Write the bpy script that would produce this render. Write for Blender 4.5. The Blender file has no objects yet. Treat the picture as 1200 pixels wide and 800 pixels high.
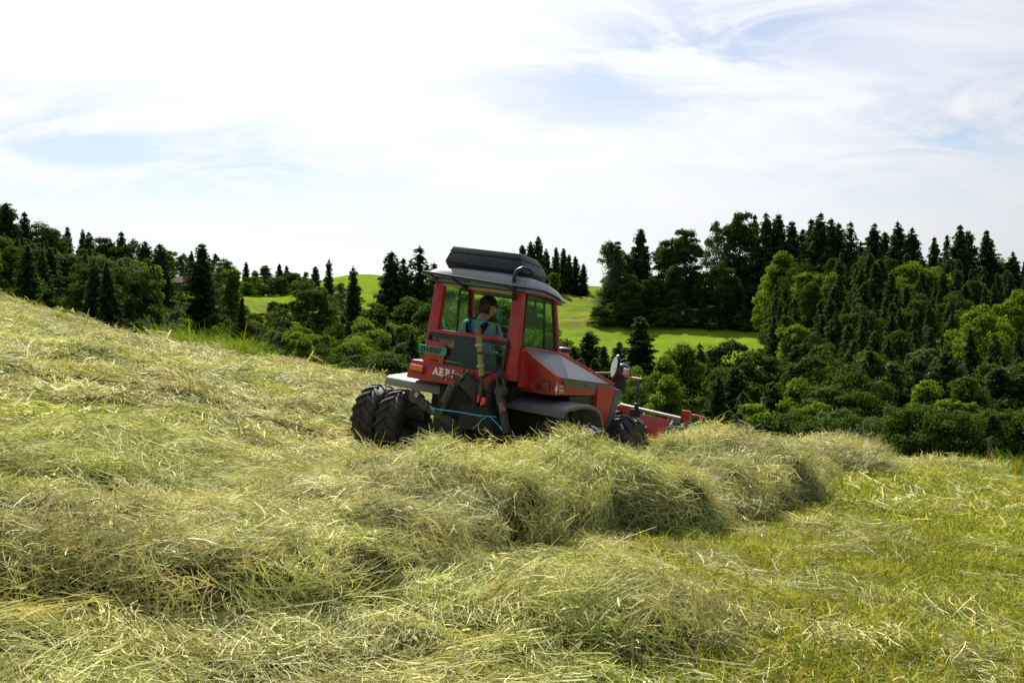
import bpy, bmesh, math, random
import numpy as np
from mathutils import Vector, Matrix, Euler
R_ = math.radians
sc = bpy.context.scene
C = sc.collection

# ------------------------------------------------------------------ camera, sky, sun, exposure
F, CX, CY, EYE = 1178.0, 600.0, 375.0, 1.6          # photo: focal length, principal column and horizon row
cd = bpy.data.cameras.new('camera')
cam = bpy.data.objects.new('camera', cd); C.objects.link(cam); sc.camera = cam
cd.sensor_width = 36.0; cd.lens = 36.0 * F / 1200.0
cd.clip_start = 0.05; cd.clip_end = 5000
cam.location = (0, 0, EYE)
cam.rotation_euler = (R_(90 - 1.22), 0, 0)

SUN_AZ, SUN_EL = R_(-13), R_(45)                     # a little to one side of the view axis, ahead of the camera
SDIR = Vector((math.sin(SUN_AZ) * math.cos(SUN_EL), math.cos(SUN_AZ) * math.cos(SUN_EL), math.sin(SUN_EL)))
sl = bpy.data.lights.new('sun', 'SUN'); sl.energy = 5.0; sl.angle = R_(0.55); sl.color = (1.0, 0.95, 0.86)
so = bpy.data.objects.new('sun', sl); C.objects.link(so)
so.rotation_euler = SDIR.to_track_quat('Z', 'Y').to_euler(); so.location = (0, 0, 60)

sc.view_settings.view_transform = 'Standard'
sc.view_settings.look = 'None'
sc.view_settings.exposure = 0.85
sc.view_settings.gamma = 1.0
sc.cycles.use_denoising = True
sc.cycles.max_bounces = 8
sc.cycles.transparent_max_bounces = 12

W = bpy.data.worlds.new("World"); sc.world = W; W.use_nodes = True


class NT:
    """tiny helper round a node tree"""
    def __init__(s, nt):
        s.t = nt; s.n = nt.nodes; s.l = nt.links
    def node(s, typ, props=None, **ins):
        n = s.n.new(typ)
        for k, v in (props or {}).items():
            setattr(n, k, v)
        for k, v in ins.items():
            s.set(n, k, v)
        return n
    def set(s, n, k, v):
        key = int(k[1:]) if k[0] == 'i' and k[1:].isdigit() else k.replace('_', ' ')
        sock = n.inputs[key]
        if isinstance(v, bpy.types.NodeSocket):
            s.l.new(v, sock)
        else:
            sock.default_value = v
    def math(s, op, a, b=0.0, c=None, clamp=False):
        n = s.n.new('ShaderNodeMath'); n.operation = op; n.use_clamp = clamp
        s.set(n, 'i0', a); s.set(n, 'i1', b)
        if c is not None: s.set(n, 'i2', c)
        return n.outputs[0]
    def mix(s, f, a, b, mode='MIX'):
        n = s.n.new('ShaderNodeMix'); n.data_type = 'RGBA'; n.blend_type = mode
        s.set(n, 'i0', f); s.set(n, 'i6', a); s.set(n, 'i7', b)
        return n.outputs[2]
    def ramp(s, f, stops):
        n = s.n.new('ShaderNodeValToRGB'); s.set(n, 'i0', f)
        e = n.color_ramp.elements
        while len(e) < len(stops): e.new(0.5)
        for q, (p, c) in zip(e, stops):
            q.position = p; q.color = c if len(c) == 4 else (*c, 1)
        return n.outputs[0]
    def smooth(s, v, a, b):
        n = s.n.new('ShaderNodeMapRange'); n.interpolation_type = 'SMOOTHSTEP'
        s.set(n, 'i0', v); s.set(n, 'i1', a); s.set(n, 'i2', b)
        return n.outputs[0]
    def noise(s, vec, scale, detail=4, rough=0.55, dist=0.0):
        n = s.n.new('ShaderNodeTexNoise')
        n.inputs['Scale'].default_value = scale; n.inputs['Detail'].default_value = detail
        n.inputs['Roughness'].default_value = rough; n.inputs['Distortion'].default_value = dist
        if vec is not None: s.l.new(vec, n.inputs['Vector'])
        return n.outputs['Fac']


def build_world():
    w = NT(W.node_tree); w.n.clear()
    sky = w.node('ShaderNodeTexSky', dict(sky_type='NISHITA', sun_disc=False, sun_elevation=SUN_EL,
                                          sun_rotation=SUN_AZ, altitude=700, air_density=1.0, dust_density=1.0))
    tc = w.node('ShaderNodeTexCoord')
    d = tc.outputs['Generated']
    sp = w.node('ShaderNodeSeparateXYZ'); w.l.new(d, sp.inputs[0])
    zz = w.math('MAXIMUM', w.math('ADD', sp.outputs[2], 0.36), 0.05)
    cb = w.node('ShaderNodeCombineXYZ', i0=w.math('DIVIDE', sp.outputs[0], zz), i1=w.math('DIVIDE', sp.outputs[1], zz), i2=0.0)
    mp = w.node('ShaderNodeMapping'); w.l.new(cb.outputs[0], mp.inputs[0])
    mp.inputs['Location'].default_value = CLOUD_LOC
    mp.inputs['Rotation'].default_value = (0, 0, R_(62)); mp.inputs['Scale'].default_value = (1.0, 2.1, 1)
    n1 = w.noise(mp.outputs[0], 0.62, 9, 0.56, 0.6)
    n2 = w.noise(mp.outputs[0], 2.6, 8, 0.62, 1.1)
    dens = w.math('ADD', w.math('MULTIPLY', n1, 0.78), w.math('MULTIPLY', n2, 0.22))
    dot = w.node('ShaderNodeVectorMath', dict(operation='DOT_PRODUCT'), i0=d); dot.inputs[1].default_value = SDIR
    glow = w.smooth(dot.outputs['Value'], 0.25, 0.95)            # cirrus scatters most light near the sun
    dens2 = w.math('ADD', dens, w.math('MULTIPLY', glow, 0.10))
    fac = w.smooth(dens2, 0.33, 0.64)
    # gaps of paler blue in the cirrus, as directions over the far slopes
    yy = w.math('MAXIMUM', sp.outputs[1], 0.05)
    U = w.math('DIVIDE', sp.outputs[0], yy); V = w.math('DIVIDE', sp.outputs[2], yy)
    gap = None
    for cu, cv, ru, rv, sl_, k in GAPS:
        du = w.math('SUBTRACT', U, cu); dv = w.math('SUBTRACT', w.math('SUBTRACT', V, cv), w.math('MULTIPLY', du, sl_))
        q = w.math('ADD', w.math('POWER', w.math('ABSOLUTE', w.math('DIVIDE', du, ru)), 2.0), w.math('POWER', w.math('ABSOLUTE', w.math('DIVIDE', dv, rv)), 2.0))
        e = w.math('MULTIPLY', w.math('POWER', 2.718, w.math('MULTIPLY', q, -1.0)), k)
        gap = e if gap is None else w.math('MAXIMUM', gap, e)
    fac = w.math('MULTIPLY', fac, w.math('SUBTRACT', 1.0, w.math('MULTIPLY', gap, w.smooth(n2, 0.66, 0.36)), clamp=True))
    fac = w.math('MULTIPLY', fac, w.smooth(dot.outputs['Value'], -0.35, 0.45))
    bright = w.math('ADD', 0.235, w.math('MULTIPLY', glow, 0.40))
    cl = w.node('ShaderNodeCombineXYZ', i0=w.math('MULTIPLY', bright, 0.985), i1=w.math('MULTIPLY', bright, 0.995), i2=w.math('MULTIPLY', bright, 1.03))
    skyc = w.node('ShaderNodeVectorMath', dict(operation='SCALE'), i0=sky.outputs[0]); skyc.inputs[3].default_value = SKY_K
    # thin high veil in front of the blue
    haze = w.node('ShaderNodeVectorMath', dict(operation='ADD'), i0=skyc.outputs[0])
    veil = w.math('MULTIPLY', glow, VEIL)
    vc = w.node('ShaderNodeCombineXYZ', i0=veil, i1=veil, i2=veil); w.l.new(vc.outputs[0], haze.inputs[1])
    mx = w.mix(fac, haze.outputs[0], cl.outputs[0])
    bg = w.node('ShaderNodeBackground', i0=mx, i1=1.0)
    out = w.node('ShaderNodeOutputWorld'); w.l.new(bg.outputs[0], out.inputs[0])


SKY_K = 0.052
VEIL = 0.10
GAPS = [(.17, .265, .22, .070, .25, 1.0), (-.36, .160, .26, .045, -.14, 1.25), (.43, .185, .15, .055, .1, 1.0)]
CLOUD_LOC = (3.1, 0.4, 0.0)
build_world()

# ------------------------------------------------------------------ helpers
def tag(o, label=None, cat=None, group=None, kind=None):
    if label: o['label'] = label
    if cat: o['category'] = cat
    if group: o['group'] = group
    if kind: o['kind'] = kind
    return o


def empty(name, loc=(0, 0, 0)):
    o = bpy.data.objects.new(name, None); C.objects.link(o); o.location = loc
    o.empty_display_size = 0.2
    return o


def mesh_np(name, v, faces, mat=None, smooth=False):
    """faces: (n,k) array, or a list of lists"""
    me = bpy.data.meshes.new(name)
    v = np.asarray(v, dtype=np.float32)
    if isinstance(faces, np.ndarray):
        n, k = faces.shape
        me.vertices.add(len(v)); me.vertices.foreach_set('co', v.ravel())
        me.loops.add(n * k); me.loops.foreach_set('vertex_index', faces.astype(np.int32).ravel())
        me.polygons.add(n); me.polygons.foreach_set('loop_start', np.arange(0, n * k, k, dtype=np.int32))
        me.update(calc_edges=True)
    else:
        me.from_pydata([tuple(map(float, p)) for p in v], [], [list(f) for f in faces]); me.update()
    if smooth:
        me.polygons.foreach_set('use_smooth', np.ones(len(me.polygons), dtype=bool))
    if mat: me.materials.append(mat)
    return me


def obj(name, me, parent=None):
    o = bpy.data.objects.new(name, me); C.objects.link(o)
    if parent: o.parent = parent
    return o


def fattr(me, name, vals):
    a = me.attributes.new(name, 'FLOAT', 'POINT'); a.data.foreach_set('value', np.asarray(vals, dtype=np.float32))


def cattr(me, name, rgb):
    a = me.attributes.new(name, 'FLOAT_COLOR', 'POINT')
    c = np.ones((len(rgb), 4), dtype=np.float32); c[:, :3] = rgb
    a.data.foreach_set('color', c.ravel())


# ---- noise in numpy
def _hash(ix, iy, seed):
    h = (ix.astype(np.int64) * 374761393 + iy.astype(np.int64) * 668265263 + seed * 974634533) & 0xffffffff
    h = ((h ^ (h >> 13)) * 1274126177) & 0xffffffff
    return ((h ^ (h >> 16)) & 0xffff) / 65535.0


def vnoise(x, y, seed=0):
    x = np.asarray(x, float); y = np.asarray(y, float)
    ix = np.floor(x); iy = np.floor(y); fx = x - ix; fy = y - iy
    u = fx * fx * fx * (fx * (fx * 6 - 15) + 10); v = fy * fy * fy * (fy * (fy * 6 - 15) + 10)
    a = _hash(ix, iy, seed); b = _hash(ix + 1, iy, seed); c = _hash(ix, iy + 1, seed); d = _hash(ix + 1, iy + 1, seed)
    return (a * (1 - u) + b * u) * (1 - v) + (c * (1 - u) + d * u) * v


def fbm(x, y, seed=0, oct=4, gain=0.5):
    s = 0; a = 1.0; t = 0
    for k in range(oct):
        s = s + a * vnoise(x * 2 ** k + 17.3 * k, y * 2 ** k - 9.1 * k, seed + k); t += a; a *= gain
    return s / t                                         # 0..1


def sstep(v, a, b):
    t = np.clip((np.asarray(v, float) - a) / (b - a), 0, 1); return t * t * (3 - 2 * t)


# ------------------------------------------------------------------ terrain
KD = np.array([0.05, 2, 4.5, 6, 9, 12, 16, 22, 30, 36, 44, 60, 100, 150, 200, 260, 320, 400, 600, 1500, 3000], float)
COLS = {
    -400: dict(zip(KD[7:], [382, 345, 328, 316, 318, 352, 340, 330, 320, 315, 312, 320, 368, 371])),
    0:    dict(zip(KD[7:], [410, 386, 372, 358, 368, 415, 385, 362, 342, 338, 335, 335, 370, 372])),
    150:  dict(zip(KD[7:], [426, 408, 402, 404, 432, 445, 415, 388, 366, 352, 348, 350, 371, 373])),
    220:  dict(zip(KD[7:], [437, 420, 417, 426, 455, 460, 430, 393, 345, 336, 335, 345, 371, 373])),
    300:  dict(zip(KD[5:], [520, 485, 448, 427, 429, 445, 470, 480, 440, 400, 366, 348, 346, 352, 371, 373])),
    430:  dict(zip(KD[4:], [578, 537, 500, 468, 452, 460, 482, 515, 510, 470, 425, 385, 343, 323, 334, 371, 373])),
    600:  dict(zip(KD[4:], [605, 568, 522, 492, 480, 486, 502, 540, 522, 478, 425, 370, 338, 337, 347, 372, 373])),
    750:  dict(zip(KD[4:], [618, 580, 535, 508, 502, 512, 530, 565, 530, 475, 424, 374, 338, 338, 347, 372, 373])),
    900:  dict(zip(KD[4:], [625, 585, 548, 525, 528, 540, 560, 595, 560, 475, 420, 378, 352, 345, 350, 372, 373])),
    1040: dict(zip(KD[4:], [632, 586, 560, 547, 547, 556, 570, 605, 565, 465, 405, 362, 342, 335, 345, 372, 373])),
    1200: dict(zip(KD[4:], [645, 603, 582, 570, 571, 582, 585, 612, 565, 455, 400, 365, 345, 340, 345, 372, 373])),
    1600: dict(zip(KD[4:], [682, 642, 620, 606, 600, 615, 640, 655, 570, 460, 400, 360, 340, 335, 345, 372, 373])),
}
PXS = np.array(sorted(COLS), float)
LOGK = np.log(KD)
DROP = np.zeros((len(PXS), len(KD)))
for i_, px_ in enumerate(PXS):
    for j_, d_ in enumerate(KD):
        r_ = COLS[int(px_)].get(d_)
        DROP[i_, j_] = EYE + 0.1 * (px_ - 600) / F * d_ if r_ is None else (r_ - CY) * d_ / F


def slopes(x, y):                                       # Fritsch-Carlson along the last axis
    h = np.diff(x); m = np.diff(y, axis=-1) / h
    d = np.zeros_like(y)
    a, b = m[..., :-1], m[..., 1:]
    w1 = 2 * h[1:] + h[:-1]; w2 = h[1:] + 2 * h[:-1]
    with np.errstate(divide='ignore', invalid='ignore'):
        hm = (w1 + w2) / (w1 / a + w2 / b)
    d[..., 1:-1] = np.where(a * b > 0, hm, 0)
    d[..., 0] = m[..., 0]; d[..., -1] = m[..., -1]
    return d


SLK = slopes(LOGK, DROP)


def hermite(t, h, y0, y1, m0, m1):
    t2 = t * t; t3 = t2 * t
    return (2 * t3 - 3 * t2 + 1) * y0 + (t3 - 2 * t2 + t) * h * m0 + (-2 * t3 + 3 * t2) * y1 + (t3 - t2) * h * m1


def base_z(x, y):
    x = np.asarray(x, float); y = np.asarray(y, float); shp = np.broadcast(x, y).shape
    x = np.broadcast_to(x, shp).ravel(); y = np.broadcast_to(y, shp).ravel()
    r = np.maximum(np.hypot(x, y), 0.06); az = np.clip(np.arctan2(x, y), -0.70, 0.70)
    d = r * np.cos(az); px = np.clip(CX + F * np.tan(az), PXS[0], PXS[-1])
    ld = np.clip(np.log(d), LOGK[0], LOGK[-1])
    j = np.clip(np.searchsorted(LOGK, ld) - 1, 0, len(KD) - 2)
    h = LOGK[j + 1] - LOGK[j]; t = (ld - LOGK[j]) / h
    V = hermite(t[None], h[None], DROP[:, j], DROP[:, j + 1], SLK[:, j], SLK[:, j + 1])      # (P, N)
    i = np.clip(np.searchsorted(PXS, px) - 1, 0, len(PXS) - 2)
    n = np.arange(len(px))
    sl_ = slopes(PXS, V.T)
    hx = PXS[i + 1] - PXS[i]
    out = hermite((px - PXS[i]) / hx, hx, V[i, n], V[i + 1, n], sl_[n, i], sl_[n, i + 1])
    # rolls in the wooded and meadow slopes
    amp = sstep(d, 45, 140) * 1.1
    return (EYE - out + amp * (fbm(x / 34.0, y / 34.0, 5, 3) - 0.5) * 2).reshape(shp)


def g1(x, y):
    return float(base_z(np.array([x]), np.array([y]))[0])


def at(px, d):
    """a spot on the ground: azimuth of a column of the photograph, metres ahead"""
    x = (px - CX) / F * d
    return x, d, g1(x, d)


# edge of the hay field (metres ahead) by column
def field_edge(px):
    return np.interp(px, [-400, 0, 150, 220, 300, 430, 600, 750, 900, 1040, 1200, 1600],
                     [52, 44, 38, 35, 33, 32, 33, 33, 32, 32, 32, 33])


def hay_lumps(x, y):
    """wisps and loose heaps left all over the mown field"""
    n = fbm(x * 0.55, y * 0.55, 11, 4)
    m = fbm(x * 1.7, y * 1.7, 23, 3)
    d = np.hypot(x, y)
    px = CX + F * x / np.maximum(y, 0.5)
    left = sstep(-px, -900, -500)
    a = np.clip(n - 0.45, 0, 1) * 0.62 * (0.30 + 0.70 * left) + np.abs(m - 0.5) * 0.13 + (np.abs(fbm(x * 3.6, y * 3.6, 29, 2) - .5)) * .11 * left
    ridge = np.exp(-((fbm(x * 0.16 + 3, y * 0.32, 31, 2) - 0.5) / 0.035) ** 2) * 0.14 * left
    under = sstep(np.hypot((x - .15) * .9, y - 12.9), 2.3, 3.4)          # pressed flat under the tractor
    return (a + ridge * sstep(d, 9, 14)) * sstep(d, 1.5, 3.5) * (.08 + .92 * under) + 0.02 - .05 * (1 - under)


# windrows: centre line (column, metres ahead), height, half width
WIND = {
    'hay_windrow': [(-260, 4.4, .34, .66), (-60, 4.75, .38, .66), (100, 5.1, .40, .68), (220, 5.5, .34, .74), (330, 6.0, .28, .9), (430, 7.0, .32, .95), (500, 7.8, .45, 1.0), (560, 8.5, .48, 1.0),
                    (680, 9.3, .62, 1.0), (725, 9.6, .53, 1.0), (768, 9.9, .29, .95), (802, 10.5, .50, .95), (832, 11.3, .68, .9), (862, 12.4, .32, .8)],
    'hay_windrow.001': [(868, 13.0, .24, .85), (925, 14.6, .30, .9), (965, 16.2, .34, .9), (990, 17.2, .36, .8), (1008, 18.0, .16, .6)],
    'hay_heap': [(500, 4.95, .03, .28), (580, 5.12, .12, .34), (690, 5.26, .24, .40), (770, 5.3, .29, .40), (840, 5.22, .25, .34), (885, 5.15, .03, .25)],
    'hay_heap.001': [(1085, 24.5, .08, .7), (1115, 24.8, .26, .9), (1150, 24.8, .22, .8), (1175, 24.6, .05, .6)],
}


def smooth_path(rows):
    P = np.array([[(px - CX) / F * d, d, h, w] for px, d, h, w in rows])
    s = np.concatenate([[0], np.cumsum(np.hypot(*np.diff(P[:, :2], axis=0).T))])
    u = np.linspace(0, s[-1], int(s[-1] / 0.08) + 2)
    m = slopes(s, P.T)
    i = np.clip(np.searchsorted(s, u) - 1, 0, len(s) - 2); h = s[i + 1] - s[i]; t = (u - s[i]) / h
    return u, np.stack([hermite(t, h, P[i, k], P[i + 1, k], m[k, i], m[k, i + 1]) for k in range(4)], 1)


# ------------------------------------------------------------------ materials
def new_mat(name):
    m = bpy.data.materials.new(name); m.use_nodes = True
    t = NT(m.node_tree); t.n.clear()
    out = t.node('ShaderNodeOutputMaterial')
    return m, t, out


def leafy(t, out, col, trans=0.35, rough=0.6, spec=0.25, tmul=(1.15, 1.2, 0.7)):
    """thin leaf or stalk: diffuse sheen in front, light coming through from behind"""
    p = t.node('ShaderNodeBsdfPrincipled', i0=col, Roughness=rough)
    p.inputs['Specular IOR Level'].default_value = spec
    tr = t.node('ShaderNodeBsdfTranslucent', i0=t.mix(1.0, col, (*tmul, 1), 'MULTIPLY'))
    mx = t.node('ShaderNodeMixShader', i0=trans); t.l.new(p.outputs[0], mx.inputs[1]); t.l.new(tr.outputs[0], mx.inputs[2])
    t.l.new(mx.outputs[0], out.inputs[0])


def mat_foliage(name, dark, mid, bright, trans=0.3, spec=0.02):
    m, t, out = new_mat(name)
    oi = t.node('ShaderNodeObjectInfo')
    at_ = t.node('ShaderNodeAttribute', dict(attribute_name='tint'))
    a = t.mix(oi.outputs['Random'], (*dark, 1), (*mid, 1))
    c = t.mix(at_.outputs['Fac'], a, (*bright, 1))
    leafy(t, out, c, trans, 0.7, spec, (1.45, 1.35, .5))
    return m


M_SPRUCE = mat_foliage('spruce_needles', (.022, .039, .016), (.034, .057, .020), (.070, .108, .028), .26, .03)
M_LEAF_D = mat_foliage('dark_leaves', (.024, .050, .010), (.042, .078, .013), (.085, .145, .020), .28)
M_LEAF_B = mat_foliage('bright_leaves', (.075, .125, .014), (.105, .165, .016), (.150, .225, .024), .46)
M_LEAF_P = mat_foliage('pale_leaves', (.060, .100, .040), (.080, .125, .050), (.120, .170, .075), .30)
M_LEAF_O = mat_foliage('olive_leaves', (.036, .060, .011), (.052, .076, .013), (.090, .125, .018), .28)


def mat_bark():
    m, t, out = new_mat('bark')
    tc = t.node('ShaderNodeTexCoord')
    n = t.noise(tc.outputs['Object'], 6, 6)
    c = t.ramp(n, [(.3, (.035, .026, .020)), (.7, (.11, .090, .070))])
    p = t.node('ShaderNodeBsdfPrincipled', i0=c, Roughness=.9); t.l.new(p.outputs[0], out.inputs[0])
    return m


M_BARK = mat_bark()


def mat_hay(name, trans=0.30, green=0.0, bright=1.08):
    m, t, out = new_mat(name)
    a = t.node('ShaderNodeAttribute', dict(attribute_name='tint'))
    g = t.node('ShaderNodeNewGeometry')
    n1 = t.noise(g.outputs['Position'], 0.33, 3)
    n2 = t.noise(g.outputs['Position'], 1.3, 4)
    n3 = t.noise(g.outputs['Position'], 0.62, 3)
    c = a.outputs['Color']
    c = t.mix(t.smooth(n1, .40, .66), c, t.mix(1.0, c, (.94, 1.0, .78, 1), 'MULTIPLY'))
    c = t.mix(t.smooth(n3, .60, .72), c, t.mix(1.0, c, (1.04, .97, .74, 1), 'MULTIPLY'))
    c = t.mix(t.smooth(n2, .35, .75), t.mix(1.0, c, (.80, .80, .78, 1), 'MULTIPLY'), t.mix(1.0, c, (1.16, 1.16, 1.16, 1), 'MULTIPLY'))
    oi = t.node('ShaderNodeObjectInfo')                     # every tuft its own shade: some drier, some greener, some brown
    tuft = t.ramp(oi.outputs['Random'], [(0, (.62, .60, .50)), (.2, (.80, .88, .62)), (.45, (.98, .98, .92)), (.75, (1.12, 1.08, 1.0)), (1, (1.18, 1.10, .92))])
    c = t.mix(1.0, c, tuft, 'MULTIPLY')
    c = t.mix(1.0, c, (bright * .985, bright * .985, bright * .90, 1), 'MULTIPLY')
    leafy(t, out, c, trans, 0.6, 0.07, (1.12, 1.02, .66))
    return m


M_HAY = mat_hay('hay_stalks', .17)
M_STUB = mat_hay('mown_grass_blades', .42)


def mat_haybed():
    m, t, out = new_mat('hay_bed')
    g = t.node('ShaderNodeNewGeometry')
    n = t.noise(g.outputs['Position'], 9, 6, .7)
    n2 = t.noise(g.outputs['Position'], 0.6, 3)
    c = t.ramp(n, [(.25, (.026, .022, .008)), (.5, (.075, .066, .024)), (.75, (.19, .17, .070))])  # bed coloured dark to stand for deep shade in gaps between stalks
    gr = t.node('ShaderNodeAttribute', dict(attribute_name='green')).outputs['Fac']
    c = t.mix(gr, c, t.mix(n, (.080, .100, .020, 1), (.20, .215, .055, 1)))
    p = t.node('ShaderNodeBsdfDiffuse', i0=c)
    b = t.node('ShaderNodeBump', Strength=.8, Distance=.03, Height=t.noise(g.outputs['Position'], 38, 5, .7)); t.l.new(b.outputs[0], p.inputs['Normal'])
    t.l.new(p.outputs[0], out.inputs[0])
    return m


M_BED = mat_haybed()


def mat_ground():
    m, t, out = new_mat('ground')
    g = t.node('ShaderNodeNewGeometry'); P = g.outputs['Position']
    me_ = t.node('ShaderNodeAttribute', dict(attribute_name='meadow')).outputs['Fac']
    wo = t.node('ShaderNodeAttribute', dict(attribute_name='woods_or_shade')).outputs['Fac']
    n = t.noise(P, .045, 6, .6); n2 = t.noise(P, .35, 6, .65); n3 = t.noise(P, 2.2, 4)
    st = t.node('ShaderNodeMapping'); t.l.new(P, st.inputs[0]); st.inputs['Scale'].default_value = (.02, .11, .30)
    n4 = t.noise(st.outputs[0], 1.6, 5, .6, .8)
    mead = t.ramp(n, [(.30, (.092, .165, .012)), (.52, (.126, .200, .014)), (.72, (.170, .220, .022))])
    mead = t.mix(t.smooth(n2, .42, .72), mead, (.078, .135, .012, 1))
    sw = t.node('ShaderNodeMapping'); t.l.new(P, sw.inputs[0]); sw.inputs['Rotation'].default_value = (0, 0, R_(9)); sw.inputs['Scale'].default_value = (.015, .32, .9)
    mead = t.mix(t.math('MULTIPLY', .45, t.smooth(t.noise(sw.outputs[0], 1.0, 3, .5), .42, .60)), mead, (.175, .230, .030, 1))
    rough = t.node('ShaderNodeAttribute', dict(attribute_name='rough')).outputs['Fac']
    mead = t.mix(t.math('MULTIPLY', rough, t.smooth(n4, .44, .60)), mead, (.135, .118, .040, 1))
    fl = t.ramp(n2, [(.3, (.020, .022, .010)), (.7, (.050, .055, .020))])
    fld = t.ramp(n3, [(.3, (.070, .070, .020)), (.7, (.150, .150, .040))])
    c = t.mix(me_, fld, mead); c = t.mix(wo, c, fl)
    p = t.node('ShaderNodeBsdfDiffuse', i0=c)
    b = t.node('ShaderNodeBump', Strength=.9, Distance=.35, Height=t.math('ADD', n2, t.math('MULTIPLY', n3, .4))); t.l.new(b.outputs[0], p.inputs['Normal'])
    t.l.new(p.outputs[0], out.inputs[0])
    return m


M_GROUND = mat_ground()


def mat_paint(name, col, rough=.4, dirt=.35, dirtcol=(.17, .145, .09), coat=.25, metal=0.0, scale=5.0):
    m, t, out = new_mat(name)
    tc = t.node('ShaderNodeTexCoord')
    n = t.noise(tc.outputs['Object'], scale, 8, .68); n2 = t.noise(tc.outputs['Object'], scale * 7, 4, .6)
    f = t.math('MULTIPLY', t.smooth(t.math('ADD', t.math('MULTIPLY', n, .75), t.math('MULTIPLY', n2, .25)), .42, .74), dirt)
    c = t.mix(f, (*col, 1), (*dirtcol, 1))
    p = t.node('ShaderNodeBsdfPrincipled', i0=c, Metallic=metal, Roughness=t.math('ADD', rough, t.math('MULTIPLY', f, .5), clamp=True))
    p.inputs['Coat Weight'].default_value = coat; p.inputs['Coat Roughness'].default_value = .25
    b = t.node('ShaderNodeBump', Strength=.12, Distance=.01, Height=n2); t.l.new(b.outputs[0], p.inputs['Normal'])
    t.l.new(p.outputs[0], out.inputs[0])
    return m


RED = mat_paint('red_paint', (.42, .012, .020), .34, .48)
RED2 = mat_paint('faded_red_paint', (.46, .030, .022), .5, .55, (.26, .14, .08))
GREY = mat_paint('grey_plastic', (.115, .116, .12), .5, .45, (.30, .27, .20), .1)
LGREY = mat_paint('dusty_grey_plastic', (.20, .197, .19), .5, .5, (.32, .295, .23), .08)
ROOFG = mat_paint('grey_roof_shell', (.16, .163, .172), .42, .3, (.22, .21, .18), .15)
DGREY = mat_paint('dark_grey_panel', (.085, .088, .095), .42, .40, (.22, .21, .18), .2)
BLACK = mat_paint('black_plastic', (.009, .010, .013), .48, .10, (.10, .09, .07), .15)
STEEL = mat_paint('oily_steel', (.050, .050, .048), .55, .55, (.14, .12, .085), 0, .3)
CHASSIS = mat_paint('chassis_black', (.012, .012, .012), .75, .35, (.060, .052, .038), 0)
BARE = mat_paint('bare_steel', (.42, .41, .38), .40, .3, (.25, .22, .16), 0, .7)
RUBBER = mat_paint('tyre_rubber', (.024, .023, .022), .75, .75, (.105, .092, .068), 0, 0, 3.0)
TAN = mat_paint('tan_plastic', (.40, .28, .16), .5, .3)
YELLOW = mat_paint('worn_yellow_paint', (.34, .25, .085), .5, .6, (.14, .10, .06), .1, 0, 14)
RUST = mat_paint('rusty_red_knob', (.27, .10, .065), .6, .5)
TEALP = mat_paint('green_plate', (.012, .30, .20), .45, .12)
INK = mat_paint('plate_ink', (.010, .012, .012), .5, 0)
WHITE = mat_paint('white_lettering', (.78, .76, .72), .5, .15)
ORANGE = mat_paint('orange_lens', (.85, .16, .012), .2, .15, (.2, .1, .05), .6)
DRED = mat_paint('dark_red_lens', (.16, .020, .012), .2, .25, (.10, .06, .04), .6)
BTNR = mat_paint('button_red', (.62, .035, .035), .4, .1)
BTNG = mat_paint('button_green', (.03, .30, .09), .4, .1)
COUP = mat_paint('coupling_red', (.85, .055, .030), .4, .15)
TWINE = mat_paint('blue_twine', (.03, .42, .55), .7, .1)
SKIN = mat_paint('skin', (.42, .24, .17), .55, 0)
SHIRT = mat_paint('teal_shirt', (.20, .46, .47), .85, .1, (.05, .25, .26), 0)
DENIM = mat_paint('dark_dungarees', (.020, .026, .045), .9, .1, (.03, .03, .04), 0)
HAIR = mat_paint('dark_hair', (.010, .008, .007), .6, 0)
SEATM = mat_paint('seat_cloth', (.03, .035, .045), .85, .2, (.06, .06, .06), 0)
WOOD = mat_paint('weathered_wood', (.20, .165, .12), .85, .6, (.09, .075, .055), 0, 0, 4)
WOODD = mat_paint('dark_wood', (.075, .058, .042), .85, .5, (.15, .12, .09), 0, 0, 4)
ROOFT = mat_paint('shed_roof', (.10, .062, .048), .85, .4, (.10, .07, .06), 0)
CREAM = mat_paint('cream_board', (.70, .66, .50), .6, .2)
OSIGN = mat_paint('orange_marker', (.80, .13, .02), .6, .1)


def mat_glass():
    m, t, out = new_mat('tinted_glass')
    tr = t.node('ShaderNodeBsdfTransparent', i0=(.78, .91, .84, 1))
    gl = t.node('ShaderNodeBsdfGlossy', i0=(.9, 1, .97, 1), Roughness=.03)
    fr = t.node('ShaderNodeFresnel', i0=1.5)
    tc = t.node('ShaderNodeTexCoord')
    du = t.node('ShaderNodeBsdfDiffuse', i0=(.30, .32, .28, 1))
    a = t.node('ShaderNodeMixShader', i0=t.math('MULTIPLY', fr.outputs[0], .4)); t.l.new(tr.outputs[0], a.inputs[1]); t.l.new(gl.outputs[0], a.inputs[2])
    n = t.noise(tc.outputs['Object'], 2.2, 6, .65)
    b = t.node('ShaderNodeMixShader', i0=t.math('MULTIPLY', t.smooth(n, .35, .8), .035)); t.l.new(a.outputs[0], b.inputs[1]); t.l.new(du.outputs[0], b.inputs[2])
    t.l.new(b.outputs[0], out.inputs[0])
    return m


GLASS = mat_glass()
M_MIRROR, _t, _o = new_mat('mirror_glass')
_p = _t.node('ShaderNodeBsdfPrincipled', i0=(.55, .55, .42, 1), Metallic=1.0, Roughness=.12); _t.l.new(_p.outputs[0], _o.inputs[0])


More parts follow.
